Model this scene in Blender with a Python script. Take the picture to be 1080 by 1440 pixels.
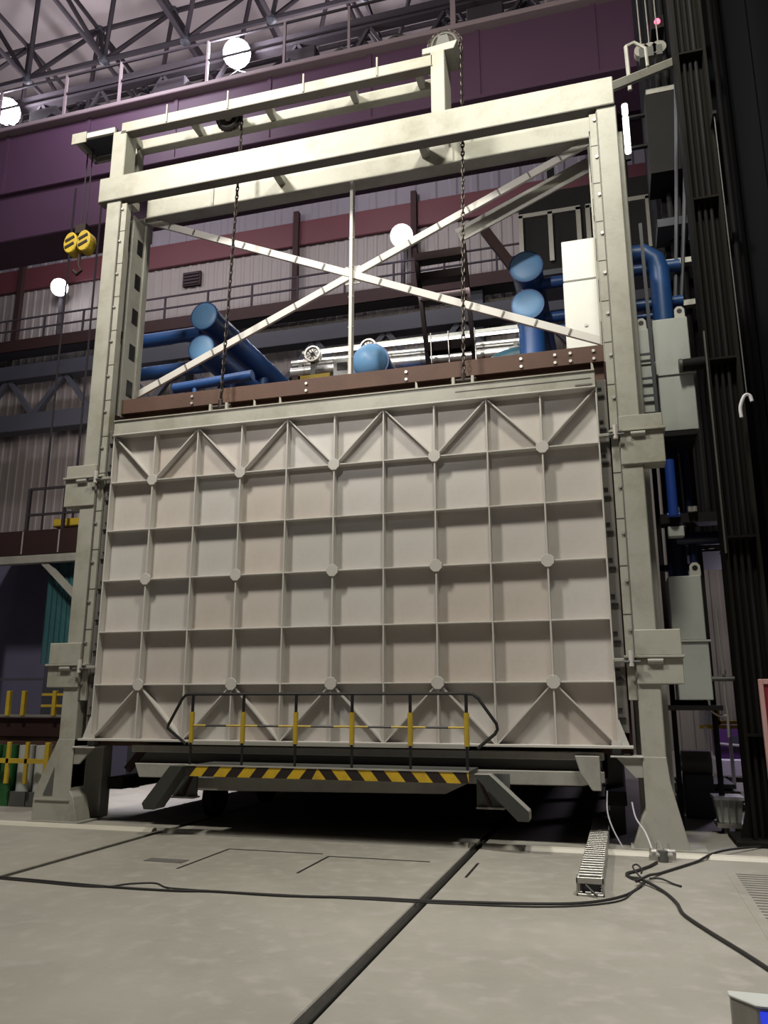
import bpy, bmesh, math, random
from mathutils import Vector, Matrix
random.seed(7)
D = bpy.data
SC = bpy.context.scene
C = SC.collection
for o in list(D.objects):
    D.objects.remove(o, do_unlink=True)

# ------------------------------------------------------------------ camera
cam_d = D.cameras.new('camera')
cam_d.sensor_fit = 'HORIZONTAL'
cam_d.sensor_width = 36.0
cam_d.lens = 36.0 * 1125.68 / 1080.0
cam_d.clip_end = 300
cam = D.objects.new('camera', cam_d)
C.objects.link(cam)
cam.location = (3.5388, -9.8792, 1.6)
cam.rotation_euler = (math.radians(90 + 13.3514), 0, math.radians(15.9773))
SC.camera = cam

# ------------------------------------------------------------------ world, exposure
w = D.worlds.new('hall_air')
SC.world = w
w.use_nodes = True
w.node_tree.nodes['Background'].inputs[0].default_value = (0.62, 0.56, 0.66, 1)
w.node_tree.nodes['Background'].inputs[1].default_value = 0.022
SC.view_settings.view_transform = 'Standard'
SC.view_settings.look = 'None'
SC.view_settings.gamma = 1
SC.view_settings.exposure = 0.2
SC.view_settings.use_curve_mapping = False


def area(name, loc, target, size, power, col):
    l = D.lights.new(name, 'AREA')
    l.shape = 'DISK'
    l.size = size
    l.energy = power
    l.color = col
    o = D.objects.new(name, l)
    C.objects.link(o)
    o.location = loc
    o.rotation_euler = (Vector(target) - Vector(loc)).to_track_quat('-Z', 'Y').to_euler()
    return o


# high-bay lamps of the hall, hung over the aisle in front of the furnace
area('hall_area_light', (-4.4, -6.0, 14.6), (-0.8, 0.5, 9.0), 1.5, 1150, (1.0, 0.95, 0.84))
area('hall_area_light', (3.6, -5.4, 14.6), (2.3, 0.0, 9.0), 1.5, 700, (1.0, 0.98, 0.82))
# added spot that brightens only the right-hand side of the floor
dn = D.lights.new('aisle_fill_light', 'SPOT')
dn.energy = 4200
dn.spot_size = math.radians(52)
dn.spot_blend = 1.0
dn.shadow_soft_size = 0.5
dn.color = (1.0, 0.97, 0.94)
dno = D.objects.new('aisle_fill_light', dn)
C.objects.link(dno)
dno.location = (6.0, -5.5, 13.5)
dno.rotation_euler = (Vector((5.2, -3.9, 0)) - Vector(dno.location)).to_track_quat('-Z', 'Y').to_euler()
# added spot behind the camera that brightens the upper frame and pipe caps
fs = D.lights.new('frame_fill_light', 'SPOT')
fs.energy = 5200
fs.spot_size = math.radians(34)
fs.spot_blend = 0.8
fs.shadow_soft_size = 0.5
fs.color = (1.0, 0.96, 0.90)
fso = D.objects.new('frame_fill_light', fs)
C.objects.link(fso)
fso.location = (-1.5, -15.0, 12.5)
fso.rotation_euler = (Vector((0.2, 1.5, 8.6)) - Vector(fso.location)).to_track_quat('-Z', 'Y').to_euler()
# high-bay lamps over the far bay and one added light for the wall
area('hall_area_light', (-12, 13.5, 23.0), (-14, 19, 10), 2.0, 230, (1.0, 0.92, 0.95))
area('hall_area_light', (2, 13.5, 23.0), (-1, 19, 10), 2.0, 150, (1.0, 0.92, 0.95))
area('hall_area_light', (-16, 13.0, 12.5), (-19, 20, 9), 1.5, 170, (1.0, 0.90, 0.88))  # added low light to brighten the lower left wall
area('hall_area_light', (-9, 4.0, 21.0), (-9, 9, 18), 2.0, 420, (0.95, 0.90, 1.0))
# added point lights, without fixtures, to brighten the ceiling and back wall
for p_, e_ in (((-17.0, 13.0, 22.6), 950), ((-5.0, 13.0, 22.6), 900)):
    pl = D.lights.new('roof_fill_light', 'POINT')
    pl.energy = e_
    pl.shadow_soft_size = 0.5
    pl.color = (1.0, 0.93, 0.96)
    plo = D.objects.new('roof_fill_light', pl)
    C.objects.link(plo)
    plo.location = p_
# added spot, without a fixture, that lights the floor left of the furnace
sp = D.lights.new('side_floor_fill_light', 'SPOT')
sp.energy = 420
sp.spot_size = math.radians(95)
sp.spot_blend = 0.5
sp.color = (0.97, 0.93, 1.0)
spo = D.objects.new('side_floor_fill_light', sp)
C.objects.link(spo)
spo.location = (-4.7, 3.6, 2.9)


# ------------------------------------------------------------------ materials
MATS = {}


def mat(name, col, rough=0.55, metal=0.0, var=0.12, scale=3.0, bump=0.0, bscale=40.0, dirt=None, dirt_amt=0.4,
        dirt_scale=1.2, rand=0.0, emit=None, estr=0.0, alpha=1.0, stretch=(1, 1, 1), spec=0.5):
    m = D.materials.new(name)
    m.use_nodes = True
    n = m.node_tree.nodes
    l = m.node_tree.links
    b = n['Principled BSDF']
    b.inputs['Roughness'].default_value = rough
    b.inputs['Metallic'].default_value = metal
    b.inputs['Specular IOR Level'].default_value = spec
    tc = n.new('ShaderNodeTexCoord')
    mp = n.new('ShaderNodeMapping')
    mp.inputs['Scale'].default_value = stretch
    l.new(tc.outputs['Object'], mp.inputs[0])
    nz = n.new('ShaderNodeTexNoise')
    nz.inputs['Scale'].default_value = scale
    nz.inputs['Detail'].default_value = 6
    nz.inputs['Roughness'].default_value = 0.62
    l.new(mp.outputs[0], nz.inputs['Vector'])
    cr = n.new('ShaderNodeMix')
    cr.data_type = 'RGBA'
    lo = tuple(max(0, c * (1 - var)) for c in col) + (1,)
    hi = tuple(min(1, c * (1 + var)) for c in col) + (1,)
    cr.inputs[6].default_value = lo
    cr.inputs[7].default_value = hi
    l.new(nz.outputs['Fac'], cr.inputs[0])
    out = cr.outputs[2]
    if dirt:
        n2 = n.new('ShaderNodeTexNoise')
        n2.inputs['Scale'].default_value = dirt_scale
        n2.inputs['Detail'].default_value = 9
        n2.inputs['Roughness'].default_value = 0.7
        l.new(mp.outputs[0], n2.inputs['Vector'])
        rp = n.new('ShaderNodeMapRange')
        rp.inputs[1].default_value = 0.48
        rp.inputs[2].default_value = 0.72
        rp.inputs[3].default_value = 0.0
        rp.inputs[4].default_value = dirt_amt
        l.new(n2.outputs['Fac'], rp.inputs[0])
        mx = n.new('ShaderNodeMix')
        mx.data_type = 'RGBA'
        mx.inputs[7].default_value = tuple(dirt) + (1,)
        l.new(rp.outputs[0], mx.inputs[0])
        l.new(out, mx.inputs[6])
        out = mx.outputs[2]
    if rand:
        oi = n.new('ShaderNodeObjectInfo')
        hs = n.new('ShaderNodeHueSaturation')
        r1 = n.new('ShaderNodeMapRange')
        r1.inputs[3].default_value = 1 - rand
        r1.inputs[4].default_value = 1 + rand
        l.new(oi.outputs['Random'], r1.inputs[0])
        l.new(r1.outputs[0], hs.inputs['Value'])
        r2 = n.new('ShaderNodeMapRange')
        r2.inputs[3].default_value = 0.5
        r2.inputs[4].default_value = 1.5
        ml = n.new('ShaderNodeMath')
        ml.operation = 'FRACT'
        m2 = n.new('ShaderNodeMath')
        m2.operation = 'MULTIPLY'
        m2.inputs[1].default_value = 7.31
        l.new(oi.outputs['Random'], m2.inputs[0])
        l.new(m2.outputs[0], ml.inputs[0])
        l.new(ml.outputs[0], r2.inputs[0])
        l.new(r2.outputs[0], hs.inputs['Saturation'])
        l.new(out, hs.inputs['Color'])
        out = hs.outputs[0]
    l.new(out, b.inputs['Base Color'])
    if bump:
        nb = n.new('ShaderNodeTexNoise')
        nb.inputs['Scale'].default_value = bscale
        nb.inputs['Detail'].default_value = 5
        l.new(mp.outputs[0], nb.inputs['Vector'])
        bp = n.new('ShaderNodeBump')
        bp.inputs['Strength'].default_value = bump
        bp.inputs['Distance'].default_value = 0.02
        l.new(nb.outputs['Fac'], bp.inputs['Height'])
        l.new(bp.outputs[0], b.inputs['Normal'])
    if emit:
        b.inputs['Emission Color'].default_value = tuple(emit) + (1,)
        b.inputs['Emission Strength'].default_value = estr
    if alpha < 1:
        b.inputs['Alpha'].default_value = alpha
    MATS[name] = m
    return m


M_cream = mat('cream_paint', (0.375, 0.365, 0.32), 0.5, 0, 0.16, 2.2, 0.08, 25, (0.20, 0.19, 0.13), 0.7, 1.3)
M_door = mat('door_paint', (0.54, 0.50, 0.475), 0.55, 0, 0.07, 1.2, 0.06, 18, (0.36, 0.31, 0.26), 0.35, 0.8, rand=0.05)
M_rib = mat('rib_paint', (0.54, 0.515, 0.49), 0.5, 0, 0.06, 2.0, 0.04, 30)
M_seal = mat('seal_steel', (0.16, 0.15, 0.14), 0.6, 0.2, 0.25, 4, 0.1, 30, (0.10, 0.07, 0.05), 0.6, 2)
M_rust = mat('rusty_primer', (0.085, 0.040, 0.028), 0.7, 0, 0.25, 2.5, 0.1, 30, (0.12, 0.06, 0.035), 0.6, 1.5)
M_grey = mat('grey_paint', (0.34, 0.33, 0.30), 0.5, 0, 0.10, 2, 0.05, 25, (0.14, 0.12, 0.10), 0.5, 1.4)
M_dkgrey = mat('dark_grey_paint', (0.10, 0.10, 0.095), 0.55, 0.1, 0.2, 3, 0.05, 30)
M_black = mat('black_paint', (0.012, 0.011, 0.012), 0.45, 0, 0.3, 4)
M_guard = mat('dark_guard_paint', (0.040, 0.042, 0.036), 0.6, 0, 0.2, 4)
M_void = mat('near_black_steel', (0.013, 0.012, 0.013), 0.75, 0, 0.3, 3, 0.1, 20, spec=0.2)  # even near-black for undercarriage, stands and fittings
M_yellow = mat('yellow_paint', (0.52, 0.36, 0.03), 0.5, 0, 0.12, 5, dirt=(0.25, 0.18, 0.05), dirt_amt=0.4, dirt_scale=3)
M_hazy = mat('hazard_yellow', (0.62, 0.40, 0.02), 0.5, 0, 0.12, 6, dirt=(0.22, 0.15, 0.04), dirt_amt=0.5, dirt_scale=4)
M_hazb = mat('hazard_black', (0.02, 0.012, 0.010), 0.5, 0, 0.2, 6)
M_chain = mat('oily_chain', (0.05, 0.04, 0.036), 0.45, 0.6, 0.3, 8)
M_blue = mat('blue_pipe_paint', (0.016, 0.065, 0.22), 0.4, 0, 0.12, 2, 0.03, 20)
M_bluec = mat('blue_cap_paint', (0.13, 0.29, 0.52), 0.45, 0, 0.1, 4, 0.03, 20)
M_alu = mat('aluminium_cladding', (0.80, 0.80, 0.78), 0.28, 0.85, 0.08, 4, 0.05, 12)
M_white = mat('white_panel', (0.66, 0.665, 0.63), 0.5, 0, 0.05, 2, 0.04, 8, (0.5, 0.49, 0.45), 0.4, 1)
M_cab = mat('cabinet_grey_green', (0.50, 0.52, 0.50), 0.45, 0, 0.08, 2, 0.03, 20, (0.25, 0.25, 0.24), 0.4, 1.2)
M_concrete = None
M_crane = mat('crane_maroon', (0.080, 0.036, 0.074), 0.6, 0, 0.15, 0.5, 0.03, 5)
M_crtop = mat('crane_edge_paint', (0.26, 0.20, 0.22), 0.6, 0, 0.1, 1)
M_rail = mat('steel_rail', (0.035, 0.033, 0.030), 0.5, 0.5, 0.3, 6, 0.1, 40)
M_wall = mat('wall_cladding', (0.22, 0.195, 0.185), 0.6, 0, 0.08, 0.3, dirt=(0.22, 0.19, 0.18), dirt_amt=0.4, dirt_scale=0.2)
M_wallu = mat('upper_cladding', (0.17, 0.155, 0.18), 0.6, 0, 0.08, 0.3)
M_stripe = mat('maroon_stripe', (0.085, 0.022, 0.028), 0.6, 0, 0.1, 0.4)
M_ceil = mat('roof_sheet', (0.58, 0.51, 0.52), 0.7, 0, 0.1, 0.25)
M_truss = mat('roof_steel', (0.045, 0.038, 0.045), 0.85, 0.0, 0.2, 1, spec=0.1)
M_bsteel = mat('blue_grey_steel', (0.055, 0.058, 0.075), 0.6, 0.1, 0.2, 1)
M_brown = mat('brown_steel', (0.032, 0.016, 0.016), 0.7, 0.0, 0.2, 2, spec=0.2)
M_stair = mat('stair_steel', (0.016, 0.009, 0.010), 0.75, 0.0, 0.2, 2, spec=0.15)
M_dark = mat('tower_cladding', (0.008, 0.0078, 0.010), 0.8, 0, 0.25, 0.8, stretch=(1, 1, 0.15), spec=0.12)
M_olive = mat('olive_brown_paint', (0.011, 0.0095, 0.008), 0.85, 0, 0.25, 1.5, stretch=(1, 1, 0.2), spec=0.15)
M_teal = mat('teal_strip_plastic', (0.05, 0.15, 0.17), 0.25, 0, 0.3, 3, alpha=0.6)
M_navy = mat('navy_sheet', (0.10, 0.095, 0.16), 0.6, 0, 0.2, 0.8)
M_redb = mat('red_board', (0.20, 0.012, 0.022), 0.5, 0, 0.08, 2)
M_pink = mat('pale_pink_trim', (0.45, 0.26, 0.25), 0.5, 0, 0.1, 3)
M_green = mat('green_paint', (0.02, 0.11, 0.03), 0.5, 0, 0.2, 3)
M_galv = mat('galvanised_steel', (0.46, 0.44, 0.41), 0.38, 0.7, 0.15, 6, 0.05, 30)
M_rubber = mat('cable_rubber', (0.022, 0.020, 0.020), 0.6, 0, 0.2, 5)
M_bolt = mat('bolt_zinc', (0.55, 0.53, 0.50), 0.4, 0.6, 0.1, 8)
M_purple = mat('purple_sheet', (0.10, 0.035, 0.16), 0.5, 0, 0.2, 2)
M_pale = mat('pale_sheet', (0.62, 0.60, 0.66), 0.5, 0, 0.1, 2)
M_lamp = mat('lamp_lens', (1, 1, 1), 0.5, emit=(0.93, 0.95, 1.0), estr=40)
M_tube = mat('tube_lamp', (1, 1, 1), 0.5, emit=(1.0, 0.99, 0.95), estr=2.6)
M_red = mat('red_signal', (0.8, 0.05, 0.08), 0.5, emit=(1.0, 0.12, 0.2), estr=3)
M_screen = mat('blue_screen', (0.02, 0.03, 0.3), 0.3, emit=(0.03, 0.06, 0.9), estr=0.6)
M_screenw = mat('screen_glyph', (0.5, 0.7, 1), 0.3, emit=(0.5, 0.75, 1.0), estr=1.4)


def concrete():
    m = mat('concrete', (0.285, 0.27, 0.235), 0.72, 0, 0.26, 0.7, 0.25, 14, (0.20, 0.187, 0.158), 0.6, 0.45)
    n = m.node_tree.nodes
    l = m.node_tree.links
    b = n['Principled BSDF']
    src = b.inputs['Base Color'].links[0].from_socket
    tc = [x for x in n if x.type == 'TEX_COORD'][0]
    nz = n.new('ShaderNodeTexNoise')
    nz.inputs['Scale'].default_value = 5.5
    nz.inputs['Detail'].default_value = 8
    l.new(tc.outputs['Object'], nz.inputs['Vector'])
    rp = n.new('ShaderNodeMapRange')
    rp.inputs[1].default_value = 0.52
    rp.inputs[2].default_value = 0.70
    rp.inputs[4].default_value = 0.6
    l.new(nz.outputs['Fac'], rp.inputs[0])
    mx = n.new('ShaderNodeMix')
    mx.data_type = 'RGBA'
    mx.inputs[7].default_value = (0.35, 0.325, 0.30, 1)
    l.new(rp.outputs[0], mx.inputs[0])
    l.new(src, mx.inputs[6])
    l.new(mx.outputs[2], b.inputs['Base Color'])
    rr = n.new('ShaderNodeMapRange')
    rr.inputs[3].default_value = 0.55
    rr.inputs[4].default_value = 0.85
    l.new(nz.outputs['Fac'], rr.inputs[0])
    l.new(rr.outputs[0], b.inputs['Roughness'])
    return m


M_concrete = concrete()
M_sill = mat('lit_sill', (0.52, 0.49, 0.42), 0.5, 0, 0.12, 3, 0.1, 20)  # grazing light on the sill is put into its pale colour
M_slot = mat('slot_grey', (0.12, 0.115, 0.11), 0.6)  # even dark grey for grate slots and floor inset


# ------------------------------------------------------------------ mesh builder
class MB:
    def __init__(s):
        s.v = []
        s.f = []
        s.m = []
        s.cur = 0

    def add(s, vs, fs):
        k = len(s.v)
        s.v += [tuple(p) for p in vs]
        for f in fs:
            s.f.append(tuple(i + k for i in f))
            s.m.append(s.cur)
        return s

    def box(s, x0, x1, y0, y1, z0, z1):
        return s.add([(x0, y0, z0), (x1, y0, z0), (x1, y1, z0), (x0, y1, z0),
                      (x0, y0, z1), (x1, y0, z1), (x1, y1, z1), (x0, y1, z1)],
                     [(0, 3, 2, 1), (4, 5, 6, 7), (0, 1, 5, 4), (1, 2, 6, 5), (2, 3, 7, 6), (3, 0, 4, 7)])

    def bar(s, p, q, wd, ht, up=(0, 0, 1)):
        p = Vector(p)
        q = Vector(q)
        d = (q - p).normalized()
        u = Vector(up)
        if abs(d.dot(u)) > 0.98:
            u = Vector((0, 1, 0))
        a = d.cross(u).normalized() * wd / 2
        b = a.cross(d).normalized() * ht / 2
        vs = [p - a - b, p + a - b, p + a + b, p - a + b, q - a - b, q + a - b, q + a + b, q - a + b]
        return s.add(vs, [(0, 1, 2, 3), (7, 6, 5, 4), (0, 4, 5, 1), (1, 5, 6, 2), (2, 6, 7, 3), (3, 7, 4, 0)])

    def prism(s, poly, axis, a, b):
        n = len(poly)

        def P(u, v, t):
            return {'x': (t, u, v), 'y': (u, t, v), 'z': (u, v, t)}[axis]
        vs = [P(u, v, a) for u, v in poly] + [P(u, v, b) for u, v in poly]
        fs = [tuple(range(n)), tuple(range(2 * n - 1, n - 1, -1))]
        fs += [(i, i + n, (i + 1) % n + n, (i + 1) % n) for i in range(n)]
        return s.add(vs, fs)

    def tube(s, pts, r, n=8, cap=True, closed=False):
        pts = [Vector(p) for p in pts]
        N = len(pts)
        rs = r if isinstance(r, (list, tuple)) else [r] * N
        rings = []
        up = None
        for i in range(N):
            if closed:
                d = pts[(i + 1) % N] - pts[i - 1]
            else:
                d = pts[min(i + 1, N - 1)] - pts[max(i - 1, 0)]
            if d.length < 1e-9:
                d = Vector((0, 0, 1))
            d.normalize()
            if up is None:
                up = Vector((0, 0, 1)) if abs(d.z) < 0.9 else Vector((0, 1, 0))
            a = d.cross(up)
            if a.length < 1e-6:
                a = d.orthogonal()
            a.normalize()
            b = a.cross(d)
            up = b
            rings.append([pts[i] + a * rs[i] * math.cos(t) + b * rs[i] * math.sin(t)
                          for t in [2 * math.pi * k / n for k in range(n)]])
        vs = [p for rg in rings for p in rg]
        fs = []
        for i in range(N if closed else N - 1):
            j = (i + 1) % N
            for k in range(n):
                fs.append((i * n + k, i * n + (k + 1) % n, j * n + (k + 1) % n, j * n + k))
        if cap and not closed:
            fs.append(tuple(range(n - 1, -1, -1)))
            fs.append(tuple((N - 1) * n + k for k in range(n)))
        return s.add(vs, fs)

    def dome(s, c, d, r, h, n=20, rings=4):
        """domed (or flat when h small) end cap centred on c, bulging along d"""
        d = Vector(d).normalized()
        c = Vector(c)
        pts = [c + d * (h * math.sin(t)) for t in [math.pi / 2 * i / rings for i in range(rings + 1)]]
        rs = [max(1e-3, r * math.cos(math.pi / 2 * i / rings)) for i in range(rings + 1)]
        a = d.orthogonal().normalized()
        b = d.cross(a)
        vs = []
        for p, q in zip(pts, rs):
            vs += [p + a * q * math.cos(2 * math.pi * k / n) + b * q * math.sin(2 * math.pi * k / n) for k in range(n)]
        fs = []
        for i in range(rings):
            for k in range(n):
                fs.append((i * n + k, i * n + (k + 1) % n, (i + 1) * n + (k + 1) % n, (i + 1) * n + k))
        fs.append(tuple(rings * n + k for k in range(n)))
        return s.add(vs, fs)

    def mesh(s, name, mats, smooth=False, bevel=0.0):
        me = D.meshes.new(name)
        me.from_pydata(s.v, [], s.f)
        if not isinstance(mats, (list, tuple)):
            mats = [mats]
        for m in mats:
            me.materials.append(m)
        for p, k in zip(me.polygons, s.m):
            p.material_index = k
        bm = bmesh.new()
        bm.from_mesh(me)
        if bevel:
            es = [e for e in bm.edges if len(e.link_faces) == 2 and e.calc_face_angle(0) > 0.5]
            bmesh.ops.bevel(bm, geom=es, offset=bevel, segments=1, affect='EDGES', clamp_overlap=True)
        bmesh.ops.recalc_face_normals(bm, faces=bm.faces)
        bm.to_mesh(me)
        bm.free()
        if smooth:
            me.polygons.foreach_set('use_smooth', [True] * len(me.polygons))
            try:
                me.set_sharp_from_angle(angle=math.radians(40))
            except Exception:
                pass
        return me

    def build(s, name, mats, parent=None, smooth=False, bevel=0.0):
        return put(name, s.mesh(name, mats, smooth, bevel), parent)


def worigin(o):
    p = Vector((0, 0, 0))
    while o is not None:
        p += o.location
        o = o.parent
    return p


def put(name, me, parent=None, loc=(0, 0, 0), rot=(0, 0, 0)):
    """link a mesh at world position loc, as a child of parent (parents are never rotated)"""
    o = D.objects.new(name, me)
    C.objects.link(o)
    o.rotation_euler = rot
    if parent is not None:
        o.parent = parent
        o.location = Vector(loc) - worigin(parent)
    else:
        o.location = loc
    return o


def tag(o, label, cat, group=None):
    o['label'] = label
    o['category'] = cat
    if group:
        o['group'] = group
    return o


def thing(name, label, cat, loc=(0, 0, 0), group=None):
    o = D.objects.new(name, None)
    C.objects.link(o)
    o.location = loc
    o.empty_display_size = 0.2
    return tag(o, label, cat, group)


def struct(o):
    o['kind'] = 'structure'
    return o


# =================================================================== THE SETTING
# floor slabs with the two track slots left open between them
fl = struct(MB().box(-45, 16, -14, 22, -0.6, -0.16).build('floor', M_void))
slabs = [(-45, -2.225), (-2.115, 1.82), (1.92, 16)]
for x0, x1 in slabs:
    MB().box(x0, x1, -14, -0.12, -0.16, 0.0).build('floor_slab', M_concrete, fl, bevel=0.008)
for x0, x1 in slabs:
    MB().box(x0, x1, -0.115, 22, -0.16, -0.004).build('floor_slab', M_concrete, fl, bevel=0.008)
# raised concrete sill across the front of the furnace
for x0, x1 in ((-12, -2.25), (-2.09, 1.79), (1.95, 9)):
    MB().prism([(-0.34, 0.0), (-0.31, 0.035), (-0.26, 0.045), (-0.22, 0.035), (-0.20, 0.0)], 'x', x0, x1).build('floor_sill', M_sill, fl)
# cover plates let into the middle slab: thin raised edging angles
def edging(x0, x1, y0, y1, sides):
    mb = MB()
    t = 0.012
    if 'l' in sides:
        mb.box(x0 - t, x0 + t, y0, y1, -0.01, 0.004)
    if 'b' in sides:
        mb.box(x0, x1, y1 - t, y1 + t, -0.01, 0.004)
    return mb.build('floor_joint_strip', M_rail, fl)
edging(-0.76, 0.35, -2.28, -1.15, 'lb')
edging(0.46, 1.56, -2.15, -1.26, 'lb')
edging(2.05, 3.0, -1.9, -1.2, 'l')

MB().box(-1.30, -0.86, -2.02, -1.86, -0.01, 0.005).build('floor_inset', M_slot, fl)
# running rails set in the slots
for x, lab in ((-2.17, 'left running rail let into the concrete floor'), (1.87, 'right running rail let into the concrete floor')):
    t = thing('track_rail', lab, 'rail', (x, -5, -0.16))
    MB().box(x - 0.022, x + 0.022, -14, 9, -0.07, -0.012).build('rail_head', M_rail, t, bevel=0.006)
    MB().box(x - 0.008, x + 0.008, -14, 9, -0.15, -0.07).build('rail_web', M_rail, t)
    MB().box(x - 0.04, x + 0.04, -14, 9, -0.16, -0.145).build('rail_foot', M_rail, t)

# back wall: corrugated cladding, maroon band, upper cladding
def corrugated(x0, x1, y, z0, z1, pitch, depth):
    mb = MB()
    n = int((x1 - x0) / pitch)
    prof = []
    for i in range(n):
        x = x0 + i * pitch
        prof += [(x, y), (x + pitch * .55, y), (x + pitch * .65, y - depth), (x + pitch * .9, y - depth)]
    vs = [(a, b, z0) for a, b in prof] + [(a, b, z1) for a, b in prof]
    k = len(prof)
    return mb.add(vs, [(i, i + 1, i + 1 + k, i + k) for i in range(k - 1)])
wb = struct(corrugated(-44, 16, 20.0, 0, 21.4, 0.45, 0.03).build('wall_back', M_wall))
struct(MB().box(-44, 16, 20.02, 20.4, 0, 31).build('wall_back_lining', M_wallu))
struct(corrugated(-44, 16, 19.95, 22.6, 31, 0.9, 0.05).build('wall_back_upper', M_wallu))
struct(MB().box(-44, 16, 19.80, 20.0, 21.4, 22.6).build('trim_1', M_stripe, bevel=0.03))
struct(MB().box(-44.4, -44, -14, 20.4, 0, 31).build('wall_left', M_wall))
ceil = struct(MB().box(-44, 16, -14, 20.4, 30.5, 30.8).build('ceiling', M_ceil))
# wall vents and pipes on the back wall
for x, z in ((-14.2, 20.6),):
    t = thing('wall_vent', 'small dark louvred vent high on the back wall under the maroon band', 'vent', (x, 19.9, z))
    MB().box(x - .45, x + .45, 19.82, 19.94, z - .35, z + .35).build('vent_frame', M_brown, t)
    for k in range(4):
        MB().box(x - .38, x + .38, 19.76, 19.83, z - .28 + k * .16, z - .2 + k * .16).build('louvre', M_truss, t)

# space-frame roof: nodes and struts, each a part of the ceiling
nodes_b = {}
nodes_t = {}
S = 3.3
XB = [-29.5 + S * i for i in range(12)]
YB = [7.6 + S * j for j in range(4)]
bm = bmesh.new()
bmesh.ops.create_icosphere(bm, subdivisions=2, radius=0.20)
ball_me = D.meshes.new('roof_node')
bm.to_mesh(ball_me)
bm.free()
ball_me.materials.append(M_bsteel)
unit = MB().tube([(0, 0, 0), (0, 0, 1)], 1.0, 6).mesh('roof_strut', M_truss, True)
def strut(p, q, r):
    p = Vector(p)
    q = Vector(q)
    d = q - p
    o = put('roof_strut', unit, ceil, p)
    o.rotation_mode = 'QUATERNION'
    o.rotation_quaternion = d.to_track_quat('Z', 'Y')
    o.scale = (r, r, d.length)
ZB, ZT = 24.3, 27.6
for i, x in enumerate(XB):
    for j, y in enumerate(YB):
        put('roof_node', ball_me, ceil, (x, y, ZB))
        if i < len(XB) - 1:
            strut((x, y, ZB), (x + S, y, ZB), 0.10)
        if j < len(YB) - 1:
            strut((x, y, ZB), (x, y + S, ZB), 0.09)
XT = [x + S / 2 for x in XB[:-1]]
YT = [y + S / 2 for y in YB[:-1]]
for i, x in enumerate(XT):
    for j, y in enumerate(YT):
        put('roof_node', ball_me, ceil, (x, y, ZT))
        if i < len(XT) - 1:
            strut((x, y, ZT), (x + S, y, ZT), 0.10)
        if j < len(YT) - 1:
            strut((x, y, ZT), (x, y + S, ZT), 0.09)
        for dx in (-S / 2, S / 2):
            for dy in (-S / 2, S / 2):
                strut((x, y, ZT), (x + dx, y + dy, ZB), 0.085)

# =================================================================== FURNACE DOOR
CW, RH, Z0 = 0.70, 0.7298, 1.1016
ZT_D = Z0 + 6 * RH
XS = [-3.5 + CW * i for i in range(11)]
ZS = [ZT_D - RH * j for j in range(7)]
FY, RY = 0.125, 0.0         # face plate and rib front
door = thing('furnace_door', 'huge pale grey ribbed steel furnace door hung between the two columns', 'furnace door', (0, 0.1, Z0))
pan_me = MB().box(-CW / 2 + 0.004, CW / 2 - 0.004, -0.008, 0.012, -RH / 2 + 0.004, RH / 2 - 0.004).mesh('door_panel', M_door)
for i in range(10):
    for j in range(6):
        put('door_panel', pan_me, door, ((XS[i] + XS[i + 1]) / 2, FY + random.uniform(-0.003, 0.003), (ZS[j] + ZS[j + 1]) / 2))
MB().box(-3.5, 3.5, FY + 0.014, FY + 0.10, Z0, ZT_D).build('backing_plate', M_dkgrey, door)
for i, x in enumerate(XS):
    hw = 0.011 if i % 2 else 0.010
    MB().box(x - hw, x + hw, RY - 0.002, FY, Z0, ZT_D).build('vertical_rib', M_rib, door, bevel=0.003)
for j in range(1, 6):
    MB().box(-3.5, 3.5, RY, FY, ZS[j] - 0.009, ZS[j] + 0.009).build('horizontal_rib', M_rib, door, bevel=0.003)
# bottom flange with overhanging corner feet
bf = MB().box(-3.66, 3.66, RY - 0.05, FY + 0.05, Z0 - 0.018, Z0 + 0.012).build('bottom_flange', M_rib, door, bevel=0.004)
for s in (-1, 1):
    MB().prism([(s * 3.5, Z0 + 0.012), (s * 3.62, Z0 + 0.012), (s * 3.52, Z0 + 0.30), (s * 3.5, Z0 + 0.30)], 'y', 0.0, 0.02).build('corner_gusset', M_rib, bf)
    MB().box(s * 3.52 - 0.10 * (s > 0) + 0.0, s * 3.52 + 0.10 * (s < 0), -0.02, 0.0, Z0 + 0.012, Z0 + 0.06).build('corner_gusset', M_rib, bf)
# diagonal braces
def diag(x0, z0, x1, z1):
    MB().bar((x0, (RY + FY) / 2 + 0.004, z0), (x1, (RY + FY) / 2 + 0.004, z1), FY - RY - 0.01, 0.018, up=(0, 0, 1)).build('diagonal_rib', M_rib, door)
for i in range(1, 10, 2):
    for k in (i - 1, i + 1):
        diag(XS[i], ZS[1], XS[k], ZS[0])
        diag(XS[i], ZS[5], XS[k], ZS[6])
# octagonal hub plates
r = 0.085
octp = [(r * math.cos(math.pi / 8 + math.pi / 4 * k), r * math.sin(math.pi / 8 + math.pi / 4 * k)) for k in range(8)]
hub_me = MB().prism(octp, 'y', -0.012, 0.006).mesh('hub_plate', M_rib, bevel=0.003)
for i in range(1, 10, 2):
    for j in (1, 3, 5):
        put('hub_plate', hub_me, door, (XS[i], RY - 0.004, ZS[j]))
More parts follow.
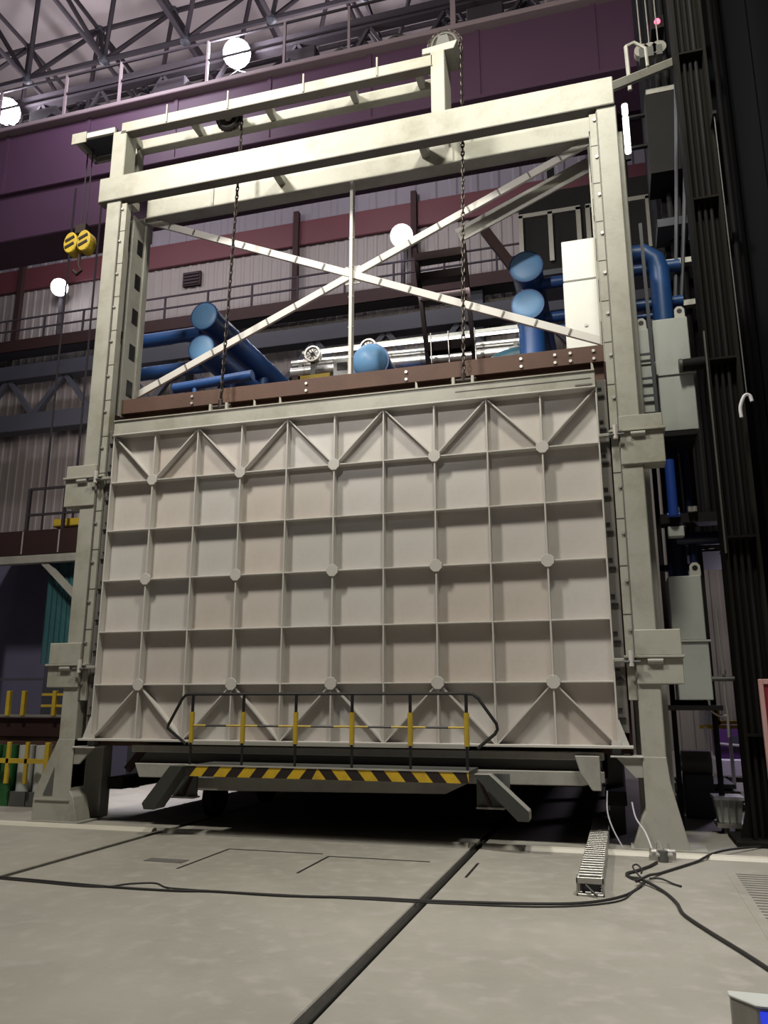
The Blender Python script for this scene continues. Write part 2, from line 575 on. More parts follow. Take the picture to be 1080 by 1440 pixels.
# top beam (channel) with edging
tb = MB().box(-3.5, 3.5, -0.03, 0.16, ZT_D + 0.008, ZT_D + 0.222).build('top_beam', M_cream, door, bevel=0.006)
MB().box(-3.5, 3.5, -0.05, 0.16, ZT_D + 0.214, ZT_D + 0.232).build('beam_flange', M_cream, tb, bevel=0.003)
MB().box(-3.5, 3.5, -0.045, 0.16, ZT_D - 0.006, ZT_D + 0.012).build('beam_flange', M_rib, tb, bevel=0.003)
MB().box(1.7, 3.45, -0.036, -0.03, ZT_D + 0.12, ZT_D + 0.128).build('weld_line', M_seal, tb)
MB().box(3.25, 3.46, -0.038, -0.03, ZT_D + 0.03, ZT_D + 0.05).build('weld_line', M_seal, tb)
# lugs
for x in (-1.8, 1.8):
    lg = MB().box(x - 0.15, x - 0.11, 0.0, 0.14, 5.71, 5.83).box(x + 0.11, x + 0.15, 0.0, 0.14, 5.71, 5.83).box(x - 0.17, x + 0.17, 0.0, 0.14, 5.70, 5.725).build('lifting_lug', M_cream, door, bevel=0.004)
    MB().tube([(x - 0.17, 0.07, 5.80), (x + 0.17, 0.07, 5.80)], 0.028, 10).build('lug_pin', M_chain, lg, True)
for x in (-1.25, -0.85, 1.15, 3.47):
    MB().prism([(x - 0.012, 5.71), (x + 0.03, 5.71), (x + 0.012, 5.83), (x - 0.012, 5.85)], 'y', 0.05, 0.07).build('top_stiffener', M_cream, door)
# side seals
for s in (-1, 1):
    ss = MB().box(min(s * 3.505, s * 3.63), max(s * 3.505, s * 3.63), 0.06, 0.20, Z0 + 0.15, ZT_D + 0.12).build('side_seal', M_seal, door, bevel=0.006)
    for k in range(10):
        z = Z0 + 0.3 + k * 0.44
        MB().box(min(s * 3.52, s * 3.60), max(s * 3.52, s * 3.60), 0.035, 0.065, z, z + 0.025).build('seal_clip', M_black, ss)
        MB().box(min(s * 3.52, s * 3.57), max(s * 3.52, s * 3.57), 0.04, 0.065, z + 0.11, z + 0.13).build('seal_clip', M_black, ss)

# =================================================================== LIFT FRAME
fr = thing('lift_frame', 'tall cream painted steel portal frame with crossed braces that carries the door', 'steel frame', (0, 0.3, 0))
bolt_me = MB().tube([(0, -0.022, 0), (0, 0.01, 0)], 0.022, 6).mesh('bolt', M_bolt)
for s in (-1, 1):
    a, b = sorted((s * 3.745, s * 4.005))
    topz = 10.88 if s < 0 else 9.56
    col = MB().box(a, b, 0.0, 0.30, 0.45, topz).build('column', M_cream, fr, bevel=0.012)
    # flared foot
    if s > 0:
        poly = [(3.745, 1.0), (4.005, 1.0), (4.03, 0.72), (4.19, 0.0), (3.58, 0.0), (3.70, 0.34), (3.745, 0.42)]
    else:
        poly = [(-3.745, 1.1), (-4.005, 1.1), (-4.31, 0.42), (-4.33, 0.30), (-4.33, 0.0), (-3.60, 0.0), (-3.69, 0.34), (-3.745, 0.42)]
    MB().prism(poly, 'y', -0.004, 0.31).build('column_foot', M_cream, col, bevel=0.008)
    if s < 0:
        MB().prism([(-4.02, 0.72), (-4.02, 0.36), (-4.17, 0.36)], 'y', -0.012, -0.003).build('foot_recess', M_dkgrey, col)
        MB().box(-4.30, -3.74, -0.02, 0.32, 0.29, 0.31).build('foot_plate', M_cream, col)
    MB().box(min(s * 3.56, s * 4.36), max(s * 3.56, s * 4.36), -0.05, 0.40, -0.004, 0.025).build('base_plate', M_grey, col)
    # rear column behind each front column
    a2, b2 = sorted((s * 3.70, s * 4.10))
    rc = MB().box(a2, b2, 0.62, 0.86, 0.0, 9.6).build('rear_column', M_grey, fr, bevel=0.012)
    # lacing plates between the front and the rear column
    for k in range(5):
        z = 2.2 + k * 1.7
        MB().box(min(s * 3.80, s * 3.95), max(s * 3.80, s * 3.95), 0.30, 0.62, z, z + 0.12).build('tie_plate', M_grey, fr, bevel=0.004)
    # guide rail on the inner edge, in lengths, with bolts
    g0, g1 = sorted((s * 3.645, s * 3.742))
    gd = MB().box(g0, g1, 0.03, 0.16, 1.62, 9.5).build('guide_rail', M_cream, fr, bevel=0.004)
    MB().box(*sorted((s * 3.735, s * 3.75)), 0.0, 0.05, 1.62, 9.5).build('guide_edge', M_seal, gd)
    z = 1.85
    while z < 9.4:
        put('bolt', bolt_me, gd, (s * 3.712, 0.03, z))
        MB().box(g0 - 0.004, g1 + 0.004, 0.024, 0.05, z + 0.18, z + 0.186).build('rail_joint', M_seal, gd)
        z += 0.58
    # inner guide face behind the seal
    MB().box(*sorted((s * 3.62, s * 3.66)), 0.20, 0.62, 1.0, 5.9).build('guide_web', M_brown, fr)
    gw = MB().box(*sorted((s * 3.63, s * 3.67)), 0.24, 0.62, 5.9, 9.4).build('guide_web', M_grey, fr, bevel=0.004)
    MB().box(*sorted((s * 3.60, s * 3.67)), 0.56, 0.62, 5.9, 9.4).build('web_edge', M_cream, gw, bevel=0.004)
    for k in range(5):
        z = 6.3 + k * 0.62
        MB().box(*sorted((s * 3.622, s * 3.631)), 0.38, 0.53, z, z + 0.26).build('web_slot', M_black, gw)
    # bracket tabs at two heights
    for z0, zf, z1 in ((4.43, 4.86, 5.06), (1.80, 2.11, 2.42)):
        x0, x1 = sorted((s * 3.75, s * 4.265))
        br = MB().box(x0, x1, -0.03, 0.26, zf + 0.015, z1).box(x0, x1, -0.03, 0.26, z0, zf - 0.015).build('bracket', M_cream, fr, bevel=0.008)
        f0, f1 = sorted((s * 3.62, s * 4.29))
        MB().box(f0, f1, -0.07, 0.26, zf - 0.014, zf + 0.014).build('bracket_flange', M_cream, br, bevel=0.004)
        # locking clamp that reaches from the column to the door
        c0, c1 = sorted((s * 3.50, s * 3.74))
        cl = MB().box(c0, c1, -0.05, 0.02, zf - 0.055, zf - 0.015).build('door_clamp', M_grey, fr, bevel=0.006)
        MB().tube([(s * 3.70, -0.09, zf - 0.11), (s * 3.70, -0.09, zf + 0.07)], 0.03, 8).build('clamp_screw', M_rib, cl, True)
        MB().tube([(s * 3.62, -0.10, zf - 0.06), (s * 3.80, -0.10, zf - 0.06)], 0.016, 8).build('clamp_handle', M_dkgrey, cl, True)
        MB().tube([(s * 3.88, -0.04, zf - 0.05), (s * 4.05, -0.04, zf - 0.05)], 0.035, 10).build('clamp_cylinder', M_grey, cl, True)
    # door rest bracket near the foot
    x0, x1 = sorted((s * 3.40, s * 3.76))
    rb = MB().box(x0, x1, -0.02, 0.22, 0.985, 1.005).build('rest_bracket', M_rib, fr, bevel=0.003)
    MB().prism([(s * 3.76, 0.985), (s * 3.46, 0.985), (s * 3.66, 0.77), (s * 3.76, 0.77)], 'y', 0.02, 0.06).build('rest_gusset', M_grey, rb)
    MB().box(*sorted((s * 3.42, s * 3.52)), 0.0, 0.10, 1.005, 1.09).build('rest_block', M_dkgrey, rb)
# front and rear top beams
fb = MB().box(-4.16, 3.99, -0.03, 0.15, 9.56, 10.0).build('front_beam', M_cream, fr, bevel=0.012)
MB().box(-4.16, 3.99, -0.032, 0.15, 9.555, 9.562).build('beam_soffit', M_seal, fb)
rbm = MB().box(-3.7, 3.7, 0.66, 0.84, 9.62, 10.05).build('rear_beam', M_cream, fr, bevel=0.012)
MB().box(-3.7, 3.7, 0.62, 0.88, 9.585, 9.605).build('beam_flange', M_grey, rbm)
for x in (-2.45, 1.55):
    MB().box(x - 0.02, x + 0.02, 0.64, 0.66, 9.6, 10.02).build('beam_stiffener', M_grey, rbm)
MB().box(1.50, 1.62, 0.635, 0.66, 9.62, 10.1).build('chain_guide', M_cream, rbm)
for x in (-3.9, -1.2, 1.2, 3.87):
    MB().box(x - 0.06, x + 0.06, 0.15, 0.66, 9.78, 9.92).build('cross_tie', M_grey, fr, bevel=0.004)
# cross braces with clips
HUB = (0.0, 0.7, 8.0)
clip = MB().box(-0.012, 0.012, -0.012, 0.0, -0.045, 0.045).mesh('brace_clip', M_seal)
def brace(p, q, name):
    o = MB().bar(p, q, 0.05, 0.115, up=(0, 0, 1)).build(name, M_rib, fr, bevel=0.004)
    P, Q = Vector(p), Vector(q)
    n = int((Q - P).length / 0.46)
    d = (Q - P).normalized()
    ang = math.atan2(d.z, d.x)
    for k in range(1, n):
        c = P + (Q - P) * (k / n)
        put('brace_clip', clip, o, (c.x, c.y - 0.028, c.z), (0, -ang, 0))
brace((-3.70, 0.7, 9.60), HUB, 'cross_brace')
brace(HUB, (3.66, 0.7, 6.40), 'cross_brace')
brace((3.66, 0.71, 9.585), (0, 0.71, 8.0), 'cross_brace')
brace((0, 0.71, 8.0), (-3.70, 0.71, 6.40), 'cross_brace')
brace((0, 0.68, 9.6), (0, 0.68, 6.1), 'centre_post')
MB().box(-0.12, 0.12, 0.715, 0.735, 7.85, 8.15).build('hub_gusset', M_rib, fr)
# a second, wider brace sheet behind the upper right brace
MB().bar((3.62, 1.05, 9.45), (1.6, 1.05, 8.60), 0.03, 0.24).build('stay_plate', M_grey, fr)
tie = MB().bar((3.93, 0.12, 9.93), (4.95, 1.3, 11.15), 0.10, 0.12).build('tie_brace', M_grey, fr, bevel=0.01)
# hoist frame on top
hb = MB().box(-3.85, 1.46, 0.0, 0.14, 10.84, 11.03).build('hoist_beam', M_cream, fr, bevel=0.008)
MB().box(-3.85, 1.46, -0.01, 0.16, 10.825, 10.842).build('beam_flange', M_seal, hb)
MB().box(-3.85, 1.46, 0.46, 0.62, 10.84, 11.03).build('hoist_beam', M_cream, fr, bevel=0.008)
for x in (-3.8, -2.62, -1.3, 0.12, 1.2):
    MB().box(x - 0.05, x + 0.05, 0.14, 0.46, 10.86, 11.0).build('hoist_cross_tie', M_grey, fr, bevel=0.006)
for x in (-3.0, -1.9, -0.6, 0.6):
    MB().box(x - 0.012, x + 0.012, -0.02, 0.0, 10.85, 11.18).build('hoist_stud', M_grey, fr)
hp = MB().box(1.43, 1.64, 0.0, 0.50, 9.98, 11.08).build('hoist_post', M_cream, fr, bevel=0.01)
MB().prism([(1.30, 11.08), (1.78, 11.08), (1.84, 11.22), (1.30, 11.18)], 'y', 0.02, 0.48).build('post_cap', M_grey, hp, bevel=0.006)
for x0, yb in ((-4.04, 0.62),):
    MB().box(-4.04, -3.80, 0.46, 0.62, 10.0, 11.0).build('hoist_post', M_grey, fr, bevel=0.01)
# overhanging end frame on the left
of = MB().box(-4.80, -3.98, 0.0, 0.05, 10.88, 10.98).build('end_frame', M_rib, fr, bevel=0.004)
MB().box(-4.80, -4.52, -0.02, 0.0, 10.80, 11.0).build('end_plate', M_cream, of)
MB().box(-4.80, -4.73, 0.05, 0.62, 10.88, 10.98).build('end_frame', M_grey, fr, bevel=0.004)
MB().box(-4.80, -3.98, 0.58, 0.64, 10.88, 10.98).build('end_frame', M_grey, fr, bevel=0.004)
MB().box(-4.74, -4.02, 0.05, 0.58, 10.98, 11.04).build('end_tray', M_bsteel, fr)
# chain wheels
def wheel(cx, cz, R, cy):
    n = 22
    o = MB()
    prof = []
    for k in range(n * 2):
        rr = R if k % 2 == 0 else R * 0.93
        t = math.pi * k / n
        prof.append((cx + rr * math.cos(t), cz + rr * math.sin(t)))
    o.prism(prof, 'y', cy - 0.03, cy + 0.03)
    wv = o.build('chain_wheel', M_chain, fr)
    MB().tube([(cx, cy - 0.10, cz), (cx, cy + 0.10, cz)], R * 0.28, 14).build('wheel_hub', M_grey, wv, True)
    ring = [(cx + R * 0.75 * math.cos(2 * math.pi * k / 24), cy - 0.035, cz + R * 0.75 * math.sin(2 * math.pi * k / 24)) for k in range(24)]
    MB().tube(ring, 0.018, 6, closed=True).build('wheel_rim', M_dkgrey, wv, True)
    return wv
wheel(1.59, 11.42, 0.25, 0.30)
MB().prism([(1.44, 11.16), (1.74, 11.16), (1.66, 11.50), (1.52, 11.50)], 'y', 0.17, 0.20).build('wheel_bracket', M_dkgrey, fr)
wheel(-2.02, 10.92, 0.22, 0.30)
MB().prism([(-2.10, 10.85), (-1.75, 10.85), (-1.75, 11.05), (-2.10, 11.05)], 'y', 0.16, 0.20).build('wheel_bracket', M_dkgrey, fr)

# lifting chains: alternating links
def chain(name, label, pts, y_turn=0):
    P = [Vector(p) for p in pts]
    seg = []
    for a, b in zip(P[:-1], P[1:]):
        n = max(1, int((b - a).length / 0.075))
        for k in range(n):
            seg.append((a + (b - a) * (k + .5) / n, (b - a).normalized()))
    mb = MB()
    for i, (c, d) in enumerate(seg):
        side = Vector((1, 0, 0)) if i % 2 else Vector((0, 1, 0))
        side = (side - d * side.dot(d)).normalized()
        L, W = 0.040, 0.022
        ring = []
        for k in range(10):
            t = 2 * math.pi * k / 10
            ring.append(c + d * (L * math.sin(t) + (0.012 if math.sin(t) > 0 else -0.012)) + side * W * math.cos(t))
        mb.tube(ring, 0.0105, 5, closed=True)
    t = thing(name, label, 'chain', P[-1])
    lk = mb.build('chain_links', M_chain, t, True)
    lk['kind'] = 'stuff'
    s = P[-1]
    MB().tube([(s.x, s.y, s.z + 0.10), (s.x, s.y, s.z - 0.02)], 0.035, 8).build('shackle', M_chain, t, True)
    return t
arc = [(1.59 + 0.265 * math.cos(t), 0.30, 11.42 + 0.265 * math.sin(t)) for t in [math.pi * k / 8 for k in range(8, -1, -1)]]
chain('lifting_chain', 'dark lifting chain over the upper wheel down to the right door lug', arc + [(1.84, 0.30, 10.0), (1.80, 0.07, 5.80)])
arc = [(-2.02 + 0.225 * math.cos(t), 0.30, 10.92 + 0.225 * math.sin(t)) for t in [math.pi * k / 8 for k in range(8, -1, -1)]]
chain('lifting_chain', 'dark lifting chain from the lower wheel down to the left door lug', arc + [(-1.795, 0.30, 10.2), (-1.80, 0.07, 5.80)])

# =================================================================== FURNACE BODY
fu = thing('heat_treatment_furnace', 'rust brown steel furnace body whose front edge shows above the door', 'furnace', (0, 4, 0))
MB().box(-3.64, 3.64, 0.40, 0.46, 1.0, 6.20).build('front_plate', M_rust, fu)
tf = MB().box(-3.66, 3.66, 0.30, 0.40, 5.95, 6.19).build('top_flange', M_rust, fu, bevel=0.006)
for x in (-2.4, -0.55, 0.95, 2.55, 3.0, 3.2, 3.5):
    for dz in (0.05, 0.16):
        put('bolt', bolt_me, tf, (x, 0.30, 5.95 + dz))
for s in (-1, 1):
    MB().box(*sorted((s * 3.40, s * 3.62)), 0.46, 9.0, 1.0, 6.1).build('side_wall', M_rust, fu)
MB().box(-3.4, 3.4, 0.5, 9.0, 5.9, 6.1).build('roof_slab', M_rust, fu)
MB().box(-3.4, 3.4, 8.8, 9.0, 0.0, 6.0).build('rear_wall', M_void, fu)
for s in (-1, 1):
    MB().box(*sorted((s * 3.30, s * 3.55)), 0.55, 9.0, 0.40, 0.56).build('side_sill', M_void, fu, bevel=0.01)
    for y in ((1.2, 3.2, 5.2, 7.2) if s > 0 else (6.2, 8.2)):
        MB().box(*sorted((s * 3.34, s * 3.52)), y, y + 0.3, -0.004, 1.0).build('support_leg', M_dkgrey, fu)

# =================================================================== FURNACE CAR
car = thing('furnace_car', 'grey steel furnace car below the door with striped step and black-yellow handrail', 'furnace car', (-0.1, 1, 0))
cb = MB().box(-2.85, 3.33, 0.02, 0.30, 0.945, 1.035).build('head_beam', M_grey, car, bevel=0.008)
MB().box(-2.80, 3.30, 0.16, 0.30, 0.79, 0.945).build('beam_web', M_dkgrey, car)
MB().bar((-2.72, 0.16, 1.0), (-2.98, 0.16, 0.70), 0.06, 0.10).build('end_strut', M_brown, car)
MB().prism([(-2.72, 0.62), (-2.80, 0.80), (3.32, 0.82), (3.32, 0.70), (3.05, 0.66)], 'y', 0.04, 0.34).build('lower_beam', M_grey, car, bevel=0.008)
MB().prism([(-2.2, 0.62), (1.75, 0.66), (1.45, 0.52), (-1.9, 0.47)], 'y', 0.10, 0.30).build('apron_plate', M_grey, car, bevel=0.006)
for x in (3.12,):
    MB().prism([(x - 0.12, 1.0), (x + 0.16, 1.0), (x + 0.16, 0.62), (x + 0.06, 0.62), (x - 0.06, 0.80)], 'y', -0.06, 0.34).build('end_bracket', M_grey, car, bevel=0.008)
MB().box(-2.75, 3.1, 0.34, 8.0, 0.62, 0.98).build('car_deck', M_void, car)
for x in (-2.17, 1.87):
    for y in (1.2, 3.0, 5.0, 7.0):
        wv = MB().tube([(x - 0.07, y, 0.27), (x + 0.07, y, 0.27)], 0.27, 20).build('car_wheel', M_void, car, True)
        MB().box(x - 0.14, x + 0.14, y - 0.12, y + 0.12, 0.25, 0.62).build('axle_box', M_void, car)
# step platform, hazard board
SY = -0.62
st = MB().box(-1.64, 1.86, SY + 0.03, 0.10, 0.80, 0.84).build('step_deck', M_dkgrey, car, bevel=0.004)
hz = MB()
X0, X1, ZA, ZB2 = -1.66, 1.87, 0.715, 0.835
n = 22
cell = (X1 - X0) / n
sl = 0.10
mid = X0 + (X1 - X0) * 0.49
# left half leans '/', right half leans '\', meeting in a triangle
def quad(xa, xb, lean, k):
    def cl(x):
        return max(X0, min(X1, x))
    if lean > 0:
        b0, b1, t0, t1 = xa, xb, xa + sl, xb + sl
        lim = mid
        b0, b1, t0, t1 = [max(X0, min(lim, q)) for q in (b0, b1, t0, t1)]
    else:
        b0, b1, t0, t1 = xa, xb, xa - sl, xb - sl
        b0, b1, t0, t1 = [min(X1, max(mid, q)) for q in (b0, b1, t0, t1)]
    if b1 - b0 < 1e-4 and t1 - t0 < 1e-4:
        return
    hz.cur = k
    vs = [(b0, SY, ZA), (b1, SY, ZA), (t1, SY, ZB2), (t0, SY, ZB2)]
    if abs(b1 - b0) < 1e-4:
        vs = [vs[0], vs[2], vs[3]]
    elif abs(t1 - t0) < 1e-4:
        vs = [vs[0], vs[1], vs[2]]
    hz.add(vs, [tuple(range(len(vs)))])
k = 0
x = X0 - sl
while x < mid:
    quad(x, x + cell, 1, k % 2)
    x += cell
    k += 1
x = mid - 0.05
k = 1
while x < X1 + sl:
    quad(x, x + cell, -1, k % 2)
    x += cell
    k += 1
hzb = MB().box(X0, X1, SY + 0.001, SY + 0.03, ZA, ZB2).build('hazard_board', M_hazb, car)
hz.build('hazard_stripes', [M_hazb, M_hazy], hzb)
MB().box(X0, X1, SY - 0.008, SY + 0.04, ZB2, ZB2 + 0.014).build('board_edge', M_grey, hzb)
# handrail
RYY = SY + 0.05
px = [-1.63, -0.93, -0.235, 0.48, 1.19, 1.85]
zt = 1.695
top = [(-1.70, RYY, 1.09), (-1.97, RYY, 1.28), (-1.955, RYY, 1.33), (-1.78, RYY, 1.645), (-1.73, RYY, 1.69), (-1.65, RYY, zt),
       (1.85, RYY, zt), (1.93, RYY, 1.685), (1.99, RYY, 1.64), (2.19, RYY, 1.36), (2.20, RYY, 1.30), (2.17, RYY, 1.25), (1.97, RYY, 1.09)]
MB().tube(top, 0.019, 8).build('top_rail', M_black, car, True)
for x in px:
    pm = MB()
    pm.cur = 1
    pm.tube([(x, RYY, 1.475), (x, RYY, zt)], 0.020, 8)
    pm.cur = 0
    pm.tube([(x, RYY, 1.11), (x, RYY, 1.48)], 0.032, 8)
    pm.cur = 1
    pm.tube([(x, RYY, 0.84), (x, RYY, 1.12)], 0.017, 8)
    pm.build('rail_post', [M_yellow, M_black], car, True)
for a, b in zip(px[:-1], px[1:]):
    mm = MB()
    z = 1.315
    mm.cur = 0
    mm.tube([(a, RYY, z), (a + (b - a) * 0.28, RYY, z)], 0.014, 6)
    mm.tube([(a + (b - a) * 0.68, RYY, z), (b, RYY, z)], 0.014, 6)
    mm.cur = 1
    mm.tube([(a + (b - a) * 0.28, RYY, z), (a + (b - a) * 0.68, RYY, z)], 0.015, 6)
    mm.build('mid_rail', [M_yellow, M_black], car, True)
MB().box(X0, X1, RYY - 0.01, RYY + 0.01, 1.085, 1.125).build('toe_plate', M_grey, car)
# track guards left and right of the step: slanting box arms
for s, poly in ((1, [(1.92, 0.815), (2.10, 0.815), (2.52, 0.44), (2.52, 0.34), (2.40, 0.34)]), (-1, [(-1.69, 0.83), (-1.87, 0.83), (-2.23, 0.38), (-2.20, 0.31), (-2.06, 0.31)])):
    px0 = poly[0][0]
    g = MB().prism(poly, 'y', -0.62, -0.38).build('track_guard', M_grey if s > 0 else M_dkgrey, car, bevel=0.008)
    MB().prism([(x * 1.0, z) for x, z in poly], 'y', -0.632, -0.622).build('guard_face', M_guard, g)
    MB().box(*sorted((px0 - s * 0.02, px0 + s * 0.36)), -0.30, -0.26, 0.44, 0.80).build('guard_plate', M_dkgrey, g)
    MB().bar((px0, -0.34, 0.78), (px0 + s * 0.14, -0.34, 0.46), 0.05, 0.03).build('guard_stay', M_brown, g)
    MB().box(*sorted((px0 - s * 0.02, px0 + s * 0.30)), -0.36, -0.20, 0.42, 0.44).build('guard_shelf', M_grey, g)

# =================================================================== FLOOR EQUIPMENT
# cable drag chain
dc = thing('cable_drag_chain', 'galvanised cable drag chain lying on the floor by the right column', 'cable chain', (3.21, -1, 0))
lm = MB()
lm.box(-0.105, -0.09, -0.055, 0.055, 0.0, 0.14).box(0.09, 0.105, -0.055, 0.055, 0.0, 0.14)
lm.box(-0.1, 0.1, -0.022, 0.022, 0.13, 0.15).box(-0.1, 0.1, -0.03, 0.03, 0.0, 0.012)
link_me = lm.mesh('chain_link', M_galv, bevel=0.003)
for k in range(32):
    y = -2.22 + k * 0.118
    put('chain_link', link_me, dc, (3.20 + 0.0008 * k, y, 0.002))
MB().box(3.12, 3.28, -2.24, 1.55, 0.016, 0.09).build('cable_bundle', M_black, dc)
pb = MB().box(3.085, 3.315, -2.36, -2.28, 0.0, 0.02).box(3.085, 3.10, -2.36, -2.24, 0.0, 0.15).box(3.30, 3.315, -2.36, -2.24, 0.0, 0.15).box(3.085, 3.315, -2.36, -2.35, 0.10, 0.15)
pb.build('end_bracket', M_galv, dc, bevel=0.003)
MB().tube([(3.14, -2.30, 0.02), (3.17, -2.36, 0.09), (3.21, -2.38, 0.05), (3.26, -2.40, 0.015)], 0.012, 6).build('cable_tail', M_rubber, dc, True)

def smooth_path(pts, n=6):
    P = [Vector(p) for p in pts]
    out = []
    for i in range(len(P) - 1):
        p0, p1, p2, p3 = P[max(i - 1, 0)], P[i], P[i + 1], P[min(i + 2, len(P) - 1)]
        for k in range(n):
            t = k / n
            out.append(0.5 * ((2 * p1) + (p2 - p0) * t + (2 * p0 - 5 * p1 + 4 * p2 - p3) * t * t + (3 * p1 - p0 - 3 * p2 + p3) * t ** 3))
    out.append(P[-1])
    return out
def cable(label, pts, r):
    o = MB().tube(smooth_path([(x, y, r + (z if z else 0.001)) for x, y, z in pts]), r, 7).build('floor_cable', M_rubber, None, True)
    return tag(o, label, 'cable')
cable('long black cable lying right across the floor in front of the furnace', [(-4.6, -3.0, 0), (-2.12, -3.12, 0), (-0.93, -3.19, 0), (-0.3, -3.17, 0), (0.07, -3.10, 0), (0.72, -3.08, 0), (1.43, -2.955, 0), (1.91, -2.92, 0), (2.76, -2.777, 0), (3.2, -2.60, 0), (3.49, -2.25, 0), (3.64, -1.73, 0)], 0.010)
cable('thinner black cable looping beside the long one on the left of the floor', [(-4.6, -3.06, 0), (-2.0, -3.17, 0), (-1.05, -3.22, 0), (-0.80, -3.02, 0), (-0.60, -2.94, 0), (-0.42, -3.06, 0), (-0.2, -3.12, 0.01), (0.4, -3.06, 0), (1.43, -2.99, 0), (2.1, -2.95, 0), (2.9, -2.83, 0), (3.4, -2.52, 0), (3.55, -2.1, 0), (3.66, -1.75, 0.02)], 0.007)
cable('black cable running back from the tangle to the far right behind the sill', [(3.58, -1.85, 0.03), (3.70, -1.55, 0.03), (3.80, -1.28, 0), (4.0, -0.92, 0), (4.20, -0.55, 0), (4.37, -0.25, 0.03), (4.6, 0.1, 0.03), (5.0, 0.6, 0)], 0.013)
cable('thick black cable bending from the column foot to the lower right corner', [(3.80, -0.72, 0), (3.72, -0.95, 0), (3.60, -1.20, 0), (3.50, -1.38, 0), (3.54, -1.55, 0), (3.64, -1.73, 0.02), (3.80, -2.06, 0), (3.88, -2.45, 0), (3.91, -2.82, 0), (4.05, -3.28, 0), (4.19, -3.68, 0), (4.31, -4.05, 0), (4.5, -4.7, 0)], 0.014)
cable('short curled wire end in the cable tangle', [(3.66, -1.72, 0.02), (3.60, -1.62, 0.05), (3.56, -1.48, 0.09), (3.60, -1.42, 0.10), (3.64, -1.50, 0.07), (3.63, -1.56, 0.05)], 0.008)
cable('short stub of wire ending on the floor right of the tangle', [(3.70, -1.62, 0.02), (3.80, -1.60, 0.02), (3.90, -1.70, 0), (3.96, -1.78, 0)], 0.009)

# loose fittings at the foot of the right column
for k, (x, y, rot, lab) in enumerate(((3.80, -0.50, 0.3, 'small steel pipe clamp nearest the right column foot'), (3.93, -0.46, 1.2, 'small steel pipe clamp lying right of the other fittings'))):
    t = thing('pipe_clamp', lab, 'clamp', (x, y, 0.0), 'loose fittings by the column foot')
    MB().tube([(x - 0.05, y, 0.06), (x + 0.06, y + 0.03, 0.06)], 0.055, 12).build('clamp_ring', M_galv, t, True)
    MB().box(x - 0.07, x + 0.07, y - 0.05, y - 0.03, 0.0, 0.05).build('clamp_foot', M_galv, t)
    MB().tube([(x, y, 0.11), (x + 0.01, y, 0.17)], 0.014, 6).build('clamp_bolt', M_bolt, t, True)
t = thing('hose_valve', 'dark shut-off valve with steel spouts at the right column foot', 'valve', (3.87, -0.60, 0))
MB().tube([(3.87, -0.60, 0.0), (3.87, -0.60, 0.11)], 0.05, 10).build('valve_body', M_dkgrey, t, True)
MB().tube([(3.80, -0.62, 0.07), (3.96, -0.59, 0.07)], 0.022, 8).build('spout', M_bolt, t, True)
MB().tube([(3.87, -0.60, 0.11), (3.83, -0.55, 0.20)], 0.012, 6).build('lever', M_bolt, t, True)
tag(MB().tube(smooth_path([(3.34, 0.02, 0.62), (3.33, -0.02, 0.40), (3.38, -0.05, 0.22), (3.47, -0.06, 0.04)]), 0.008, 6).build('hanging_wire', M_pale, None, True), 'pale wire hanging under the door left of the right column foot', 'wire')
tag(MB().tube(smooth_path([(3.60, -0.10, 0.52), (3.63, -0.14, 0.36), (3.72, -0.22, 0.22), (3.78, -0.36, 0.05)]), 0.009, 6).build('hanging_wire', M_pale, None, True), 'pale wire drooping across the flare of the right column foot', 'wire')

# floor grate on the right
gt = thing('floor_grate', 'slotted steel drain grate in the floor at the right edge', 'grate', (4.75, -2.3, 0))
MB().box(4.42, 5.3, -3.60, -0.95, -0.01, 0.003).build('grate_frame', M_concrete, gt)
slot = MB().box(-0.36, 0.36, -0.012, 0.012, 0.002, 0.006).mesh('grate_slot', M_slot)
for k in range(26):
    put('grate_slot', slot, gt, (4.86, -3.50 + k * 0.098, 0))

# small grey device, lower right corner
dv = thing('grey_terminal', 'grey box with a blue lit screen in the lower right corner', 'terminal', (4.10, -6.22, 0))
MB().prism([(3.878, -6.20), (3.961, -6.29), (4.30, -6.29), (4.30, -6.16), (3.878, -6.16)], 'z', 0.0, 0.49).build('case', M_grey, dv, bevel=0.006)
MB().box(3.968, 4.28, -6.298, -6.29, 0.12, 0.478).build('screen', M_screen, dv)
MB().prism([(3.985, 0.43), (4.01, 0.462), (4.03, 0.43), (4.01, 0.39)], 'y', -6.302, -6.298).build('screen_glyph', M_screenw, dv)
MB().prism([(3.872, -6.20), (3.958, -6.298), (4.306, -6.298), (4.306, -6.155), (3.872, -6.155)], 'z', 0.49, 0.50).build('lid', M_cab, dv, bevel=0.003)

# =================================================================== PIPEWORK ABOVE THE FURNACE
def pipe(label, pts, r, caps=None, cap_h=0.03, name='blue_pipe', m=M_blue, mc=M_bluec, n=24, extra=None, cat='pipe'):
    b = Vector(pts[0])
    t = thing(name, label, cat, b)
    MB().tube(pts, r, n).build('pipe_run', m, t, True)
    if caps is not None:
        d = (Vector(pts[0]) - Vector(pts[1])).normalized()
        MB().tube([b - d * 0.06, b + d * 0.012], r * 1.10, n).build('end_flange', m, t, True)
        MB().dome(b + d * 0.012, d, r * 1.02, cap_h, n).build('end_cap', mc, t, True)
    for p, q, rr in (extra or []):
        MB().tube([p, q], rr, 14).build('branch', m, t, True)
    return t
pipe('upper left blue header pipe with a round light blue end cap', [(-3.25, 2.0, 8.40), (-3.25, 8.5, 8.40)], 0.245, 1,
     extra=[((-3.4, 2.5, 8.35), (-5.3, 2.5, 8.33), 0.13), ((-3.25, 4.5, 8.4), (-3.25, 4.5, 7.4), 0.14)])
